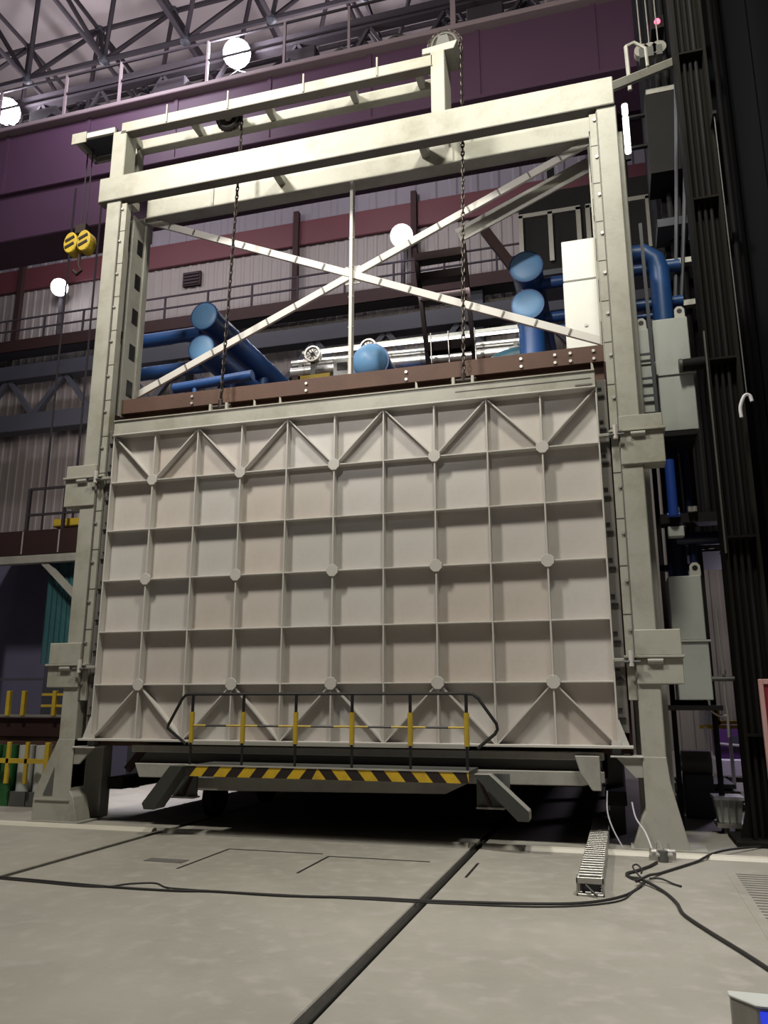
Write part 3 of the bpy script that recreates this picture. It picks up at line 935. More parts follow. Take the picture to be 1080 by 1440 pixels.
pipe('lower left blue header pipe with a round light blue end cap', [(-3.27, 2.0, 7.77), (-3.27, 8.5, 7.77)], 0.235, 1,
     extra=[((-3.4, 2.6, 7.72), (-5.3, 2.6, 7.70), 0.13), ((-3.27, 3.0, 7.77), (-3.27, 3.0, 6.1), 0.16)])
pipe('thin blue crossing pipe low behind the left end of the furnace front', [(-3.4, 1.4, 6.78), (-1.95, 1.4, 6.86)], 0.085, extra=[((-3.0, 1.4, 6.8), (-3.0, 1.4, 6.1), 0.05)])
pipe('upper right blue header pipe with a round end cap beside the white cabinet', [(2.53, 2.0, 8.46), (2.53, 6.0, 8.46)], 0.25, 1, extra=[((2.6, 2.45, 8.36), (4.9, 2.45, 8.36), 0.10)])
pipe('lower right blue header pipe with a round end cap beside the white cabinet', [(2.53, 2.0, 7.79), (2.53, 6.0, 7.79)], 0.24, 1,
     extra=[((2.6, 2.45, 7.74), (4.9, 2.45, 7.74), 0.09), ((2.6, 2.4, 7.52), (4.9, 2.4, 7.52), 0.05), ((2.55, 2.3, 7.9), (2.55, 2.3, 6.1), 0.21), ((2.55, 2.6, 8.5), (2.55, 2.6, 7.5), 0.2)])
pipe('domed blue pipe end rising behind the middle of the furnace front', [(-0.10, 2.0, 7.12), (-0.10, 8.0, 7.12)], 0.30, 1, cap_h=0.22,
     extra=[((-0.10, 2.8, 7.0), (-0.10, 2.8, 6.1), 0.2)])
el = [(2.42 - 0.62 * math.sin(t) - 0.1, 2.5, 6.55 + 0.55 * math.cos(t)) for t in [math.pi / 2 * k / 8 for k in range(9)]]
el = [(2.75, 2.5, 7.10)] + el + [(1.70, 2.5, 6.05)]
pipe('dark blue-green elbow duct curving down behind the right of the furnace front', el, 0.20, name='elbow_duct', m=mat('blue_green_paint', (0.015, 0.075, 0.115), 0.4))
# insulated ducts in aluminium cladding
for z, r, lab in ((8.26, 0.06, 'upper bright aluminium clad duct behind the furnace top'), (8.06, 0.10, 'lower bright aluminium clad duct behind the furnace top')):
    t = thing('insulated_duct', lab, 'duct', (-0.5, 4.1, z))
    MB().tube([(-2.4, 4.1, z), (2.3, 4.1, z - 0.1)], r, 18).build('duct_shell', M_alu, t, True)
    for k in range(8):
        x = -2.1 + k * 0.6
        zz = z - 0.1 * (x + 2.4) / 4.7
        MB().tube([(x - 0.02, 4.1, zz), (x + 0.02, 4.1, zz)], r * 1.07, 18).build('duct_band', M_galv, t, True)
    for x in (-2.2, 2.1):
        MB().box(x - 0.04, x + 0.04, 4.05, 4.15, 6.1, z - r).build('duct_support', M_dkgrey, t)
for x, lab in ((-1.80, 'bowl-shaped silver fan housing on the ducts, left one'), (-0.66, 'bowl-shaped silver fan housing on the ducts, right one')):
    t = thing('fan_housing', lab, 'fan', (x, 3.7, 8.3))
    MB().tube([(x, 3.70, 8.22), (x, 3.84, 8.22)], 0.15, 20).build('drum', M_galv, t, True)
    ring = [(x + 0.15 * math.cos(2 * math.pi * k / 24), 3.68, 8.22 + 0.15 * math.sin(2 * math.pi * k / 24)) for k in range(24)]
    MB().tube(ring, 0.025, 6, closed=True).build('rim', M_bolt, t, True)
    for k in range(5):
        a = math.pi * k / 5
        MB().bar((x - 0.13 * math.cos(a), 3.67, 8.22 - 0.13 * math.sin(a)), (x + 0.13 * math.cos(a), 3.67, 8.22 + 0.13 * math.sin(a)), 0.012, 0.012).build('guard_wire', M_truss, t)
    MB().box(x - 0.05, x + 0.05, 3.72, 3.82, 6.1, 8.1).build('pedestal', M_dkgrey, t)
t = thing('control_box', 'small white control box with gauge among the ducts left of the centre post', 'box', (-1.1, 3.5, 7.6))
MB().box(-1.28, -0.92, 3.45, 3.6, 7.55, 7.95).build('case', M_white, t, bevel=0.01)
MB().box(-1.95, -1.35, 3.45, 3.55, 7.58, 7.68).build('terminal_strip', M_yellow, t)
MB().box(-1.14, -1.06, 3.5, 3.58, 6.1, 7.55).build('stand', M_dkgrey, t)
MB().box(-1.2, -1.0, 3.43, 3.45, 7.7, 7.85).build('dial', M_dkgrey, t)
# added strip and area light, put in to brighten the ducts
t = thing('added_strip_light', 'added lit strip above the aluminium ducts', 'lamp', (0.3, 4.6, 8.75))
MB().box(-2.4, 2.4, 4.62, 4.72, 8.70, 8.76).build('strip_body', M_white, t)
MB().tube([(-2.3, 4.60, 8.68), (2.3, 4.60, 8.62)], 0.03, 8).build('tube', M_tube, t, True)
dl = D.lights.new('duct_fill_light', 'AREA')
dl.shape = 'RECTANGLE'
dl.size = 4.2
dl.size_y = 0.1
dl.energy = 30
dl.color = (1, 0.98, 0.92)
dlo = D.objects.new('duct_fill_light', dl)
C.objects.link(dlo)
dlo.location = (0, 3.3, 8.95)
dlo.rotation_euler = (Vector((0, 4.1, 8.1)) - Vector((0, 3.3, 8.95))).to_track_quat('-Z', 'X').to_euler()
dlo.rotation_euler = (math.radians(43), 0, 0)

# steel stair seen from below
sr = thing('steel_stair', 'dark brown steel stair rising behind the crossed braces', 'stair', (1.0, 3.4, 6.1))
MB().bar((0.62, 3.4, 7.2), (0.36, 3.4, 9.95), 0.07, 0.14, up=(0, 1, 0)).build('stringer', M_stair, sr)
MB().bar((1.45, 3.4, 7.2), (1.28, 3.4, 9.95), 0.07, 0.14, up=(0, 1, 0)).build('stringer', M_stair, sr)
for k, z in enumerate((7.42, 7.88, 8.90, 9.32, 9.74)):
    f = (z - 7.2) / 2.75
    xl_, xr_ = 0.62 - 0.26 * f, 1.45 - 0.17 * f
    td = MB().box(xl_, xr_, 3.30, 3.55, z - 0.07, z + 0.05).build('tread', M_stair, sr, bevel=0.006)
    MB().box(xl_ + 0.04, xr_ - 0.04, 3.285, 3.30, z - 0.09, z + 0.07).build('nosing', M_stair, td)
for x in (0.70, 1.02, 1.50):
    MB().tube([(x, 3.2, 7.1), (x - 0.03, 3.2, 8.1)], 0.013, 6).build('hand_post', M_galv, sr, True)
MB().box(0.56, 0.68, 3.35, 3.5, 6.1, 7.25).box(1.40, 1.52, 3.35, 3.5, 6.1, 7.25).build('support_leg', M_stair, sr)

# white cabinet against the right column
wc = thing('white_cabinet', 'tall plain white cabinet standing behind the right column above the furnace', 'cabinet', (3.4, 1.4, 6.1))
MB().box(3.13, 3.92, 1.15, 1.75, 6.15, 7.62).build('lower_panel', M_white, wc, bevel=0.012)
MB().box(3.135, 3.92, 1.145, 1.75, 7.632, 8.29).build('upper_panel', M_white, wc, bevel=0.012)
MB().tube([(3.42, 1.16, 6.9), (3.42, 1.135, 6.9)], 0.025, 10).build('knob', M_cab, wc, True)
for x in (3.2, 3.8):
    MB().box(x - 0.04, x + 0.04, 1.25, 1.65, 6.09, 6.16).build('foot', M_dkgrey, wc)

# =================================================================== RIGHT SIDE: CABINETS AND PIPES
def lug(x, y, z, parent):
    mb = MB().prism([(x - 0.07, z), (x + 0.07, z), (x + 0.065, z + 0.13), (x + 0.03, z + 0.17), (x - 0.03, z + 0.17), (x - 0.065, z + 0.13)], 'y', y, y + 0.03)
    o = mb.build('lifting_eye', M_rib, parent, bevel=0.003)
    MB().tube([(x, y - 0.004, z + 0.10), (x, y + 0.001, z + 0.10)], 0.035, 12).build('eye_hole', M_black, o)
def cabinet(label, x0, x1, y0, y1, z0, zm, z1, lugs=()):
    t = thing('burner_cabinet', label, 'cabinet', ((x0 + x1) / 2, (y0 + y1) / 2, z0), 'grey boxes right of the lift frame')
    MB().box(x0, x1, y0, y1, zm + 0.012, z1).build('upper_box', M_cab, t, bevel=0.01)
    MB().box(x0 + 0.02, x1 + 0.05, y0 - 0.02, y1, zm - 0.012, zm + 0.012).build('seam_flange', M_cab, t, bevel=0.004)
    MB().box(x0 + 0.02, x1 + 0.02, y0, y1, z0, zm - 0.012).build('lower_box', M_cab, t, bevel=0.01)
    for lx in lugs:
        lug(lx, y0 + 0.02, z1, t)
    return t
cabinet('upper grey steel cabinet with a lifting eye beside the right column', 4.31, 4.77, 1.0, 1.6, 5.14, 5.95, 6.78, (4.68,))
cabinet('narrow grey cabinet wedged between the right column and the upper cabinet', 4.08, 4.25, 0.9, 1.3, 5.15, 6.1, 6.62, (4.16,))
cabinet('lower grey steel cabinet with a lifting eye beside the right column', 4.24, 4.64, 1.0, 1.6, 1.62, 2.35, 3.18, (4.58,))
t = thing('cabinet_stand', 'dark steel stand that carries the grey cabinets right of the column', 'stand', (4.5, 1.6, 0))
for x in (4.22, 4.72):
    MB().box(x - 0.03, x + 0.03, 1.62, 1.74, 0.0, 6.9).build('upright', M_void, t)
for z in (1.55, 3.35, 5.05, 6.7):
    MB().box(4.19, 4.75, 1.62, 1.74, z, z + 0.08).build('crossbar', M_void, t)
for z in (1.50, 5.04):
    MB().box(4.10, 4.75, 0.9, 1.62, z, z + 0.06).build('shelf', M_void, t)
# ladder in the gap between frame and cabinet
ld = thing('side_ladder', 'narrow blue-grey ladder beside the upper grey cabinet', 'ladder', (4.2, 0.85, 5.06))
MB().bar((4.05, 0.84, 5.05), (4.03, 0.84, 6.6), 0.03, 0.03).build('stile', M_bsteel, ld)
MB().bar((4.27, 0.84, 5.05), (4.25, 0.84, 8.2), 0.045, 0.045).build('stile', M_bsteel, ld)
for z in (5.35, 5.6, 5.85, 6.2):
    MB().box(4.04, 4.27, 0.83, 0.85, z, z + 0.03).build('rung', M_bsteel, ld)
pipe('vertical blue pipe with elbow high above the upper grey cabinet', [(4.55, 2.0, 6.9), (4.55, 2.0, 8.05), (4.50, 2.0, 8.25), (4.35, 2.0, 8.38), (3.9, 2.0, 8.4)], 0.15, name='blue_riser')
pipe('short bright blue vertical pipe below the upper bracket of the right column', [(4.38, 1.05, 3.98), (4.38, 1.05, 4.75)], 0.065, name='blue_riser', m=mat('bright_blue_paint', (0.018, 0.06, 0.33), 0.4), extra=[((4.30, 1.05, 4.0), (4.46, 1.05, 4.0), 0.03)])
pipe('thick dark blue vertical pipe between the grey cabinets', [(4.42, 1.6, 3.2), (4.42, 1.6, 5.1)], 0.13, name='blue_riser', m=mat('deep_blue_paint', (0.008, 0.013, 0.05), 0.4),
     extra=[((4.42, 1.5, 3.75), (5.0, 1.5, 3.75), 0.09), ((4.62, 1.5, 3.3), (4.62, 1.5, 5.0), 0.05)])
t = thing('valve_platform', 'dark green shelf with pale valve block between the grey cabinets', 'valve', (4.5, 1.3, 3.6))
MB().box(4.22, 4.95, 1.2, 1.5, 3.92, 4.05).build('shelf', M_void, t)
MB().box(4.30, 4.50, 1.1, 1.25, 3.72, 3.86).build('valve_block', M_cab, t, bevel=0.01)
for x in (4.44, 4.60, 4.66):
    MB().tube([(x, 1.15, 4.05), (x, 1.15, 4.12)], 0.03, 8).build('valve_cap', M_bolt, t, True)
t = thing('gas_pipe_stub', 'dark horizontal pipe end pointing left in front of the upper grey cabinet', 'pipe', (5.0, 0.9, 5.9))
MB().tube([(4.62, 0.9, 6.02), (4.925, 0.9, 6.03)], 0.085, 14).build('pipe_run', M_void, t, True)
MB().tube([(4.60, 0.9, 6.02), (4.64, 0.9, 6.02)], 0.095, 14).build('pipe_lip', M_dkgrey, t, True)
# thin bright conduit right of the lower cabinet
t = thing('conduit', 'thin pale conduit pipe running down right of the lower grey cabinet', 'conduit', (4.75, 1.0, 1.3))
MB().tube(smooth_path([(4.78, 1.0, 2.75), (4.79, 1.0, 2.2), (4.80, 1.0, 1.95), (4.79, 1.0, 1.6), (4.80, 1.0, 1.45), (4.79, 1.0, 1.18)]), 0.016, 7).build('conduit_run', M_bolt, t, True)
MB().tube(smooth_path([(4.60, 1.0, 1.62), (4.62, 1.0, 1.50), (4.70, 1.0, 1.44), (4.79, 1.0, 1.44)]), 0.014, 7).build('conduit_branch', M_bolt, t, True)
MB().tube([(4.795, 1.0, 1.99), (4.795, 1.0, 1.93)], 0.035, 10).build('coupling', M_galv, t, True)
MB().tube([(4.66, 1.0, 1.88), (4.92, 1.0, 1.88)], 0.03, 8).build('clamp_bar', M_dkgrey, t, True)

# building column, clad tower
bc = thing('building_column', 'dark olive-brown steel building column at the right edge of the floor', 'column', (5.1, 1.0, 0))
MB().box(4.93, 4.97, 0.75, 1.25, 0.0, 20).build('flange', M_olive, bc)
MB().box(5.30, 5.34, 0.75, 1.25, 0.0, 20).build('flange', M_olive, bc)
MB().box(4.97, 5.30, 0.98, 1.02, 0.0, 20).build('web', M_olive, bc)
for z in (1.2, 3.6, 6.0, 8.4, 10.8):
    MB().box(4.97, 5.30, 0.76, 0.98, z, z + 0.03).build('web_stiffener', M_olive, bc)
MB().prism([(4.93, 0.0), (4.80, 0.0), (4.80, 0.04), (4.93, 0.5)], 'y', 0.9, 0.94).build('foot_gusset', M_olive, bc)
MB().box(4.72, 5.5, 0.55, 1.4, 0.0, 0.05).build('base_plate', M_olive, bc)
for x in (5.05, 5.13, 5.21):
    MB().tube([(x, 0.9, 0.05), (x, 0.9, 18)], 0.025, 8).build('conduit', M_void, bc, True)
tw = thing('clad_tower', 'tall dark clad tower filling the right side behind the building column', 'tower', (7.5, 4.5, 0))
for k in range(14):
    x = 4.86 + k * 0.45
    z0 = 4.0 if x < 5.6 else 0.0
    MB().box(x, x + 0.43, 4.0 - 0.03 * (k % 2), 4.3, z0, 22).build('cladding_sheet', M_dark, tw)
MB().box(4.8, 11.2, 4.3, 6.0, 4.0, 22).build('tower_core', M_dark, tw)
for x, y in ((4.98, 3.8), (5.12, 3.75), (5.5, 3.8), (6.0, 3.8)):
    MB().tube([(x, y, 4.0), (x, y, 20)], 0.05, 8).build('downpipe', M_void, tw, True)
for z in (8.2, 9.0, 12.5):
    MB().box(4.72, 5.25, 3.55, 3.7, z, z + 0.10).build('bracket_arm', M_galv, tw)
MB().box(4.70, 5.6, 3.3, 4.0, 9.6, 9.75).build('tower_ledge', M_bsteel, tw)
MB().box(4.66, 5.2, 3.2, 4.0, 10.6, 12.2).build('tower_box', M_void, tw)
# inclined cables hanging by the tower
for k, (a, b, lab) in enumerate((((5.35, 2.5, 15.5), (4.72, 2.5, 7.0), 'left slack black cable slanting down the front of the dark tower'),
                                 ((5.55, 2.5, 15.5), (4.86, 2.5, 7.6), 'middle slack cable slanting down the front of the dark tower'),
                                 ((5.75, 2.5, 15.5), (5.1, 2.5, 8.8), 'right slack cable slanting down the front of the dark tower'))):
    A, B = Vector(a), Vector(b)
    pts = [A + (B - A) * t_ + Vector((0.0, 0, -0.6 * math.sin(math.pi * t_))) for t_ in [i / 12 for i in range(13)]]
    tag(MB().tube(pts, 0.03, 6).build('slack_cable', M_bsteel, None, True), lab, 'cable')
# vertical hoses right part
for x, z0, z1, lab in ((4.93, 3.4, 6.4, 'pale-edged vertical hose left of the building column'),):
    tag(MB().tube([(x, 0.72, z0), (x, 0.72, z1)], 0.014, 6).build('vertical_rod', M_dkgrey, None, True), lab, 'rod')
t = thing('rope_hook', 'small white hook hanging on a thin rope before the dark tower', 'hook', (5.33, 0.5, 5.4))
MB().tube([(5.33, 0.5, 5.35), (5.31, 0.5, 9.5)], 0.008, 6).build('rope', M_dkgrey, t, True)
MB().bar((5.31, 0.45, 9.5), (5.31, 0.76, 9.5), 0.05, 0.05).build('rope_arm', M_void, t)
MB().tube(smooth_path([(5.24, 0.5, 5.08), (5.24, 0.5, 5.22), (5.30, 0.5, 5.36), (5.36, 0.5, 5.36), (5.38, 0.5, 5.28)]), 0.022, 8).build('hook', M_pale, t, True)
# red board
rd = thing('red_board', 'dark red board with pale pink edge at the right border', 'board', (5.7, 0.5, 0.6))
MB().box(5.16, 6.4, 0.50, 0.53, 0.70, 1.80).build('panel', M_redb, rd)
MB().box(5.11, 5.16, 0.48, 0.55, 0.35, 1.86).build('edge_post', M_pink, rd, bevel=0.006)
MB().box(5.16, 6.4, 0.48, 0.55, 1.80, 1.86).build('edge_rail', M_pink, rd, bevel=0.006)
MB().box(5.11, 5.16, 0.49, 0.54, 0.0, 0.35).build('leg', M_olive, rd)
# signal lamp and far strip light
t = thing('signal_lamp', 'small red signal light glowing high on the dark tower', 'lamp', (4.95, 3.0, 14))
MB().dome((4.98, 3.1, 13.61), (0, -1, 0), 0.055, 0.06, 12).build('lens', M_red, t, True)
MB().box(4.87, 5.09, 3.1, 3.95, 13.48, 13.74).build('housing', M_void, t)
t = thing('tube_light', 'white vertical tube light seen right of the right column top', 'lamp', (4.32, 3.4, 11.2))
for z0, z1 in ((12.05, 12.24), (11.40, 11.98), (11.24, 11.36)):
    MB().tube([(4.32, 3.4, z0), (4.32, 3.4, z1)], 0.055, 10).build('tube', M_tube, t, True)
MB().box(4.27, 4.37, 3.46, 3.52, 11.15, 12.35).build('back_plate', M_void, t)
for z in (11.37, 12.01):
    MB().box(4.30, 4.72, 3.44, 3.52, z - 0.02, z + 0.02).build('arm', M_void, t)
# pulley blocks and ropes above the tie brace
for k, x in enumerate((4.66, 4.80, 4.95)):
    t = thing('rope_pulley', ('left', 'middle', 'right')[k] + ' rope pulley above the tie brace by the dark tower', 'pulley', (x, 3.0, 12.9), 'rope pulleys by the tower')
    MB().tube([(x, 2.95, 12.95), (x, 3.08, 12.95)], 0.13, 14).build('sheave', M_galv, t, True)
    MB().tube([(x, 3.0, 13.0), (x - 0.02, 3.0, 17)], 0.012, 6).build('rope', M_galv, t, True)
    MB().box(x - 0.05, x + 0.05, 2.9, 3.12, 12.75, 12.95).build('cheek', M_dkgrey, t)
t = thing('pulley_stand', 'pale angle-iron frame beside the rope pulleys', 'frame', (4.4, 0.75, 10.4))
MB().tube([(4.26, 0.75, 10.35), (4.25, 0.75, 11.12)], 0.03, 6).build('upright', M_grey, t, True)
MB().tube([(4.25, 0.75, 11.12), (4.37, 0.75, 11.16), (4.52, 0.75, 11.02), (4.53, 0.75, 10.7)], 0.025, 6).build('top_bar', M_grey, t, True)
# bin, yellow rail, far floor clutter at lower right
t = thing('scrap_bin', 'grey ribbed bin standing on a low trolley by the building column', 'bin', (4.75, 0.9, 0))
MB().prism([(-0.13, 0.12), (0.13, 0.12), (0.17, 0.42), (-0.17, 0.42)], 'y', 1.55, 1.85).build('bin_body', M_cab, t, bevel=0.01)
for o in t.children:
    o.location = o.location + Vector((4.78, 0, 0))
for k in range(3):
    MB().box(4.68 + k * 0.08, 4.70 + k * 0.08, 1.53, 1.56, 0.14, 0.40).build('bin_rib', M_galv, t)
MB().box(4.60, 4.96, 1.5, 1.9, 0.40, 0.44).build('bin_rim', M_pale, t)
MB().box(4.62, 5.02, 1.5, 1.9, 0.07, 0.12).build('trolley_deck', M_galv, t)
MB().box(4.70, 4.76, 1.53, 1.87, 0.0, 0.07).box(4.86, 4.92, 1.53, 1.87, 0.0, 0.07).build('trolley_feet', M_dkgrey, t)
t = thing('yellow_barrier', 'yellow step-shaped guard rail with white panel seen behind the right column', 'barrier', (5.6, 7, 0))
MB().box(4.98, 5.20, 6.98, 7.02, 1.18, 1.46).build('white_panel', M_pale, t)
MB().bar((5.32, 7.0, 1.46), (5.32, 7.0, 1.16), 0.07, 0.07).build('post', M_yellow, t)
MB().bar((5.22, 7.0, 1.46), (5.34, 7.0, 1.46), 0.06, 0.06).build('top_rail', M_yellow, t)
MB().bar((5.30, 7.0, 1.22), (5.85, 7.0, 1.22), 0.07, 0.07).build('rail', M_yellow, t)
MB().bar((4.98, 7.0, 1.14), (5.85, 7.0, 1.14), 0.05, 0.07).build('rail', M_yellow, t)
for x in (5.08, 5.5, 5.8):
    MB().bar((x, 7.0, 1.14), (x, 7.0, 0.0), 0.06, 0.06).build('leg', M_yellow if x > 5.6 else M_pale, t)
t = thing('purple_machine', 'purple machine with pale base far behind the right column', 'machine', (5.7, 9, 0))
MB().box(5.45, 6.15, 8.8, 9.8, 0.45, 1.15).build('body', M_purple, t, bevel=0.03)
MB().box(5.40, 6.25, 8.7, 9.9, 0.10, 0.45).build('base', M_pale, t, bevel=0.03)
MB().tube([(5.5, 8.75, 0.75), (6.1, 8.75, 0.70)], 0.03, 8).build('pipe', M_galv, t, True)
MB().box(5.7, 5.9, 8.78, 8.82, 0.6, 0.9).build('hatch', M_bsteel, t)
MB().box(5.5, 5.6, 8.8, 8.9, 0.0, 0.1).box(6.05, 6.15, 9.6, 9.7, 0.0, 0.1).build('feet', M_void, t)
t = thing('pallet_stack', 'dark stack of steel plates on the floor behind the right column', 'plates', (4.7, 4.5, 0))
for k in range(4):
    MB().box(4.3 + 0.05 * (k % 2), 5.35 - 0.06 * k, 4.0, 5.2, 0.10 * k, 0.10 * k + 0.07).build('plate', M_bsteel if k % 2 else M_dkgrey, t, bevel=0.01)
t = thing('pump_motor', 'grey pump motor low between the right column and the bins', 'motor', (4.55, 3.0, 0))
MB().tube([(4.35, 3.0, 0.75), (4.75, 3.0, 0.75)], 0.17, 16).build('motor_body', M_dkgrey, t, True)
MB().tube([(4.30, 3.0, 0.75), (4.36, 3.0, 0.75)], 0.12, 16).build('fan_cover', M_bolt, t, True)
MB().box(4.35, 4.75, 2.85, 3.15, 0.0, 0.60).build('plinth', M_bsteel, t, bevel=0.02)
lamp2 = D.lights.new('far_bay_light', 'POINT')
lamp2.energy = 140
lamp2.color = (0.85, 0.75, 1.0)
lamp2.shadow_soft_size = 0.4
lo2 = D.objects.new('far_bay_light', lamp2)
C.objects.link(lo2)
lo2.location = (6.3, 7.8, 3.2)

# =================================================================== LEFT SIDE: PLATFORM, CURTAIN, MACHINE
pf = thing('side_platform', 'dark railed service platform on a pale beam left of the left column', 'platform', (-7.5, 4, 0))
MB().box(-9.8, -5.2, 4.0, 5.6, 4.95, 5.10).build('deck', M_brown, pf)
MB().box(-9.8, -5.2, 3.95, 4.0, 4.60, 5.12).build('deck_fascia', M_brown, pf)
MB().box(-9.8, -5.2, 3.96, 4.1, 4.42, 4.60).build('support_beam', M_grey, pf, bevel=0.01)
for x in (-8.35, -7.45, -6.75, -6.4, -5.6):
    MB().box(x - 0.03, x + 0.03, 4.0, 4.06, 5.10, 6.05).build('rail_post', M_truss, pf)
    MB().box(x - 0.015, x + 0.015, 3.94, 3.96, 4.62, 5.10).build('fascia_rib', M_grey, pf)
for z in (5.45, 6.02):
    MB().box(-8.35, -5.2, 4.01, 4.05, z, z + 0.05).build('guard_rail', M_truss, pf)
MB().box(-7.9, -6.9, 4.3, 4.5, 5.25, 5.42).build('yellow_toe_board', M_yellow, pf)
MB().bar((-7.85, 4.05, 4.46), (-6.7, 4.05, 3.45), 0.10, 0.12).build('knee_brace', M_grey, pf)
for x in (-9.5, -5.6):
    MB().box(x - 0.1, x + 0.1, 4.3, 4.5, 0.0, 4.95).build('support_leg', M_void, pf)
cu = thing('strip_curtain', 'translucent teal plastic strip curtain hanging below the side platform', 'curtain', (-6.9, 3.8, 2.4))
for k in range(6):
    x = -7.88 + k * 0.13
    mb = MB()
    mb.prism([(x, 4.28), (x + 0.05, 4.25), (x + 0.12, 4.28), (x + 0.12, 4.286), (x + 0.05, 4.256), (x, 4.286)], 'z', 2.35, 4.95)
    mb.build('plastic_strip', M_teal, cu)
MB().box(-8.0, -7.05, 4.24, 4.32, 4.86, 4.96).build('curtain_rail', M_dkgrey, cu)
tag(MB().prism([(-12.5, 5.6), (-5.3, 5.6), (-5.3, 8.5), (-12.5, 8.5)], 'z', 0, 4.9).build('navy_shed', M_navy), 'dark navy sheet-metal shed under the side platform', 'shed')
# machine with yellow rails
mc = thing('roller_machine', 'dark machine with yellow bars and green base left of the left column', 'machine', (-5.8, 1.8, 0))
MB().box(-7.6, -5.05, 1.7, 2.6, 0.02, 1.05).build('bed', M_rust, mc, bevel=0.02)
MB().box(-7.6, -4.95, 1.60, 1.66, 1.95, 1.99).build('upper_rail', M_bsteel, mc)
MB().box(-7.6, -4.75, 1.60, 1.66, 1.36, 1.40).build('middle_rail', M_galv, mc)
MB().box(-7.6, -5.0, 1.66, 2.5, 1.05, 1.34).build('guard_plate', M_brown, mc)
for x in (-6.55, -6.25, -5.95, -5.35, -5.1):
    MB().box(x - 0.035, x + 0.035, 1.55, 1.62, 1.38, 1.78).build('yellow_bar', M_yellow, mc, bevel=0.006)
for z in (1.52, 1.70):
    MB().box(-5.6, -4.95, 1.57, 1.61, z, z + 0.04).build('yellow_cross_bar', M_yellow, mc)
MB().box(-5.16, -5.08, 1.20, 1.27, 0.30, 0.98).build('yellow_post', M_yellow, mc, bevel=0.006)
MB().box(-6.4, -5.16, 1.21, 1.26, 0.66, 0.73).build('yellow_front_bar', M_yellow, mc)
for x in (-6.15, -5.85, -5.5):
    MB().box(x - 0.03, x + 0.03, 1.21, 1.26, 0.35, 0.98).build('yellow_post', M_yellow, mc, bevel=0.005)
for x in (-6.4, -5.12):
    MB().box(x - 0.03, x + 0.03, 1.22, 1.26, 0.0, 0.34).build('post_foot', M_dkgrey, mc)
for k in range(4):
    x = -6.35 + k * 0.32
    MB().tube([(x, 1.5, 0.22), (x, 1.5, 0.92)], 0.13, 12).build('roller', M_green if k < 2 else M_cab, mc, True)
    MB().box(x - 0.15, x + 0.15, 1.35, 1.65, 0.0, 0.22).build('roller_seat', M_green if k < 2 else M_dkgrey, mc)
t = thing('valve_column', 'pale valve fitting on a grey block behind the roller machine', 'valve', (-5.8, 2.4, 1.9))
MB().box(-6.2, -5.5, 2.3, 2.6, 1.05, 2.25).build('block', M_bsteel, t, bevel=0.02)
MB().dome((-5.95, 2.45, 2.25), (0, 0, 1), 0.16, 0.14, 14).build('bonnet', M_galv, t, True)
MB().tube([(-5.95, 2.45, 2.35), (-5.95, 2.45, 2.62)], 0.03, 8).build('spindle', M_bolt, t, True)
# thin hanging ropes on the left
for k, (x, lab) in enumerate(((-9.6, 'first thin rope hanging left of the left column'), (-8.75, 'second thin rope hanging left of the left column'), (-8.45, 'third thin rope hanging left of the left column'), (-7.75, 'fourth thin rope hanging nearest the left column'))):
    tag(MB().tube([(x, 6.0, 4.95), (x, 6.0, 15)], 0.028, 6).build('hanging_rope', M_truss, None, True), lab, 'rope', 'thin ropes on the left')
# striped hook block hanging from the overhang
hk = thing('hook_block', 'yellow and black striped hook block hanging left of the frame', 'hook block', (-4.72, 0.35, 9.05))
for k, dx in enumerate((-0.14, 0.12)):
    cx = -4.72 + dx
    pr = [(cx + 0.13 * math.cos(2 * math.pi * i / 16), 9.12 + 0.20 * math.sin(2 * math.pi * i / 16)) for i in range(16)]
    ck = MB().prism(pr, 'y', 0.25, 0.45).build('cheek_plate', M_yellow, hk, bevel=0.015)
    for z in (9.06, 9.18):
        MB().bar((cx - 0.085, 0.243, z - 0.03), (cx + 0.085, 0.243, z + 0.04), 0.01, 0.045).build('black_stripe', M_hazb, ck)
MB().tube([(-4.72, 0.35, 8.92), (-4.72, 0.35, 8.72), (-4.66, 0.35, 8.62), (-4.74, 0.35, 8.56), (-4.82, 0.35, 8.64)], 0.03, 8).build('hook', M_brown, hk, True)
MB().box(-4.80, -4.60, 0.28, 0.42, 9.30, 9.46).build('swivel', M_chain, hk)
for dx in (-0.05, 0.05):
    MB().tube([(-4.70 + dx, 0.35, 9.44), (-4.70 + dx, 0.35, 10.95)], 0.012, 6).build('rope', M_truss, hk, True)

# =================================================================== BRIDGE CRANE
cr = thing('bridge_crane', 'huge maroon overhead bridge crane girder crossing behind the frame', 'crane', (-8, 10, 15.2))
for y0, y1 in ((8.0, 9.4), (10.6, 11.4)):
    zl = 17.0 if y0 < 9 else 17.4
    gi = MB().box(-40, 14, y0, y1, zl, 19.1).build('girder', M_crane, cr, bevel=0.03)
    MB().box(-40, 14, y0 - 0.25, y1 + 0.25, 19.1, 19.25).build('top_flange', M_crtop, gi, bevel=0.02)
    MB().box(-40, 14, y0 - 0.12, y1 + 0.12, zl - 0.1, zl).build('bottom_flange', M_crane, gi, bevel=0.02)
    if y0 < 9:
        for k in range(17):
            x = -38 + k * 3.0
            MB().box(x - 0.06, x + 0.06, y0 - 0.03, y0, 17.0, 19.1).build('seam_strip', M_crane, gi)
for k in range(20):
    x = -39 + k * 2.45 + (0.2 if k % 3 else -0.3)
    big = abs(x - 0.4) < 1.2
    MB().box(x - (0.07 if big else 0.035), x + (0.07 if big else 0.035), 7.8, 7.87, 19.25, 20.7).build('rail_post', M_crtop, cr)
for z in (20.0, 20.65):
    MB().box(-40, 14, 7.81, 7.86, z, z + 0.06).build('guard_rail', M_truss, cr)
